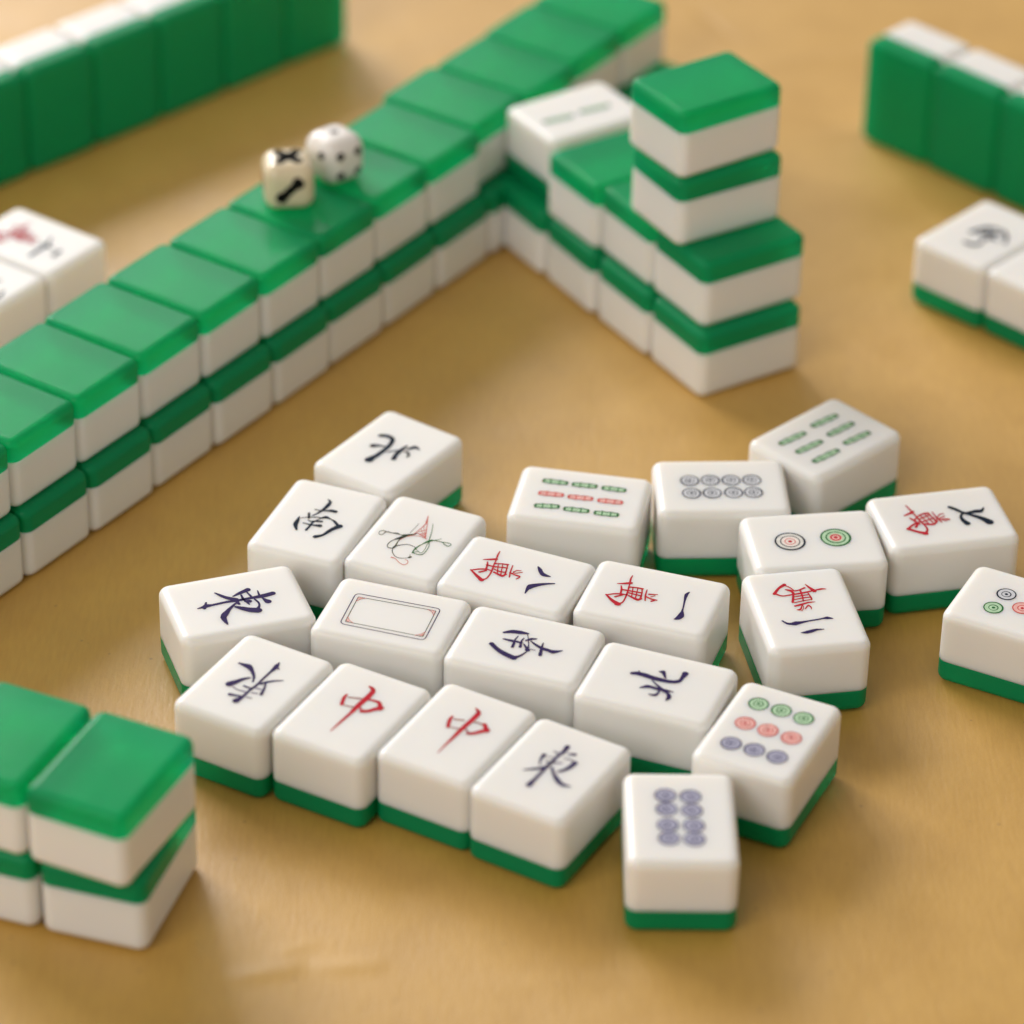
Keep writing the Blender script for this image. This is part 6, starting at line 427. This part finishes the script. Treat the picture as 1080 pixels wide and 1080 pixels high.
# ---------------------------------------------------------------- dice
def die(label, x, y, s, ang, mat, rounding, pips):
    """pips: {face axis: (list of (u, v), radius, ink)}; one body mesh, one mesh for the pips of each face"""
    root = bpy.data.objects.new('die', None); C.objects.link(root); root.empty_display_size = .008
    root.location = (x, y, 2*H + .00002); root.rotation_euler.z = R(ang); tag(root, label, 'die', 'two dice on the long wall')
    bm = bmesh.new(); bmesh.ops.create_cube(bm, size=1); bmesh.ops.subdivide_edges(bm, edges=bm.edges, cuts=15, use_grid_fill=True)
    h = s/2; r = rounding*s
    def surf(v):
        c = Vector([max(-(h-r), min(h-r, a)) for a in v]); d = v - c
        return c + d.normalized()*r if d.length > 1e-9 else v
    rad_ball = h*(1.42 if rounding < .3 else 1.36)
    for v in bm.verts:
        p = surf(v.co*s)
        if p.length > rad_ball: p = p.normalized()*rad_ball
        v.co = p + Vector((0, 0, h))
    me = bpy.data.meshes.new('die_body'); bm.to_mesh(me); bm.free()
    for p in me.polygons: p.use_smooth = True
    link('die_body', me, mat, root)
    for ax, (spots, rr, key) in pips.items():
        bm = bmesh.new()
        nrm = Vector({'top': (0, 0, 1), 'front': (0, -1, 0), 'right': (1, 0, 0), 'left': (-1, 0, 0), 'back': (0, 1, 0)}[ax])
        uu = Vector((1, 0, 0)) if abs(nrm.x) < .5 else Vector((0, 1 if nrm.x > 0 else -1, 0)); vv = nrm.cross(uu)
        for (pu, pv) in spots:
            c0 = None; ring = []
            def onsurf(a, b):
                p = surf(nrm*h + uu*a*s + vv*b*s)
                if p.length > rad_ball: p = p.normalized()*rad_ball
                return p + nrm*.00004 + Vector((0, 0, h))
            prev = [bm.verts.new(onsurf(pu, pv))]
            for rad in (.5, 1.0):
                cur = [bm.verts.new(onsurf(pu + rr*rad*math.cos(2*math.pi*i/20), pv + rr*rad*math.sin(2*math.pi*i/20))) for i in range(20)]
                for i in range(20):
                    j = (i+1) % 20
                    bm.faces.new((prev[0], cur[i], cur[j]) if len(prev) == 1 else (prev[i], cur[i], cur[j], prev[j]))
                prev = cur
        m2 = bpy.data.meshes.new('pips'); bm.to_mesh(m2); bm.free()
        for p in m2.polygons: p.use_smooth = True
        link('pips', m2, INK[key], root)
q = .22
five = [(-q, -q), (q, q), (-q, q), (q, -q), (0, 0)]
three = [(-q, -q), (0, 0), (q, q)]
die('cream die with black pips in a cross on top, on the long wall', -.0559, .8336, .0122, 8, DIE, .26,
    {'top': ([(a*.8, b*.8) for a, b in five] + [(a*.45, b*.45) for a, b in five], .11, 'pip'), 'front': ([(-.19, -.16), (-.15, -.18), (-.17, -.13), (-.09, -.09), (0, 0), (.09, .08), (.17, .16), (.19, .13), (.15, .19)], .10, 'pip'), 'left': ([(0, 0), (0, -.1), (0, .12)], .15, 'pipr'), 'right': ([(-q, q), (q, -q)], .09, 'pip'), 'back': (three, .09, 'pip')})
die('rounder white die with a single top pip, behind the cream die', -.0453, .8462, .0124, 40, DIEW, .34,
    {'top': ([(0, 0)], .08, 'pip'), 'front': ([(-q, q), (q, -q), (-q, -q), (q, q)], .095, 'pip'), 'left': ([(-q, -q), (q, q)], .085, 'pip'), 'right': ([(-q, q), (q, -q), (0, 0)], .08, 'pip'), 'back': (five, .08, 'pip')})

# ---------------------------------------------------------------- table
# paper-covered table: a sheet with a few real creases and a slight waviness
CREASES = [((-.0545, .5862), (-.0385, .5905), .0024, .00045), ((-.0385, .5905), (-.0225, .5912), .0022, .00036), ((-.046, .594), (-.036, .598), .0012, .00012),
           ((.048, 1.018), (.062, .992), .0012, -.00035), ((.075, .935), (.118, .955), .0022, .00018), ((.085, .83), (.125, .795), .0025, .00012), ((-.01, .585), (.06, .592), .003, .00012),
           ((.06, .98), (.11, .99), .003, .00022), ((.10, .60), (.13, .66), .0028, .00014)]
def sheet_z(x, y):
    z = -.00022*(1 + math.sin(x*52 + 1.3*math.sin(y*31))*math.sin(y*44 + .8*math.sin(x*37)))/1
    for (x0, y0), (x1, y1), wd, hh in CREASES:
        dx, dy = x1-x0, y1-y0; l2 = dx*dx+dy*dy; t = ((x-x0)*dx+(y-y0)*dy)/l2
        tc = min(1, max(0, t)); d = math.hypot(x-x0-dx*tc, y-y0-dy*tc)
        if d < wd*4: z += hh*math.exp(-(d/wd)**2)*(math.sin(math.pi*min(1, max(0, t)))**.7)
    return z
def axis(lo, hi, a, b, step, coarse):
    v = []; q = lo
    while q < a: v.append(q); q += coarse
    q = a
    while q < b: v.append(q); q += step
    q = b
    while q <= hi + 1e-6: v.append(q); q += coarse
    return v
xs = axis(-.9, .9, -.16, .16, .0012, .05); ys = axis(-.05, 1.75, .55, 1.08, .0012, .05)
me = bpy.data.meshes.new('table_surface'); nx = len(xs)
me.from_pydata([(x, y, sheet_z(x, y) if -.17 < x < .17 and .5 < y < 1.1 else -.00022) for y in ys for x in xs], [],
               [(j*nx+i, j*nx+i+1, (j+1)*nx+i+1, (j+1)*nx+i) for j in range(len(ys)-1) for i in range(nx-1)])
for p in me.polygons: p.use_smooth = True
t = link('table_surface', me, table_material()); tag(t, kind='structure')

# ---------------------------------------------------------------- light
sc = bpy.context.scene
w = bpy.data.worlds.new('World'); sc.world = w; w.use_nodes = True
w.node_tree.nodes['Background'].inputs['Color'].default_value = (1.0, .93, .82, 1)
w.node_tree.nodes['Background'].inputs['Strength'].default_value = WORLD
def area(name, loc, target, sx, sy, power, col):
    l = bpy.data.lights.new(name, 'AREA'); l.shape = 'RECTANGLE'; l.size = sx; l.size_y = sy; l.energy = power; l.color = col
    o = bpy.data.objects.new(name, l); C.objects.link(o); o.location = loc
    o.rotation_euler = (Vector(target) - Vector(loc)).to_track_quat('-Z', 'Y').to_euler()
for a in LAMPS: area(*a)

# ---------------------------------------------------------------- camera
cam = bpy.data.cameras.new('camera'); co = bpy.data.objects.new('camera', cam); C.objects.link(co); sc.camera = co
F, PITCH, ROLL, CH = CAM
cp, sp = math.cos(PITCH), math.sin(PITCH)
fw = Vector((0, cp, -sp)); rt = Vector((1, 0, 0)); up = Vector((0, sp, cp))
r2 = rt*math.cos(ROLL) + up*math.sin(ROLL); u2 = -rt*math.sin(ROLL) + up*math.cos(ROLL)
co.matrix_world = Matrix(((r2.x, u2.x, -fw.x, 0), (r2.y, u2.y, -fw.y, 0), (r2.z, u2.z, -fw.z, CH), (0, 0, 0, 1)))
cam.sensor_width = 36; cam.sensor_fit = 'HORIZONTAL'; cam.lens = 36*F/1080
cam.clip_start = .01; cam.clip_end = 50
cam.dof.use_dof = True; cam.dof.focus_distance = FOCUS; cam.dof.aperture_fstop = FSTOP; cam.dof.aperture_blades = 0
sc.view_settings.view_transform = 'Standard'; sc.view_settings.look = 'None'; sc.view_settings.exposure = EXPO; sc.view_settings.gamma = 1
sc.view_settings.use_curve_mapping = False
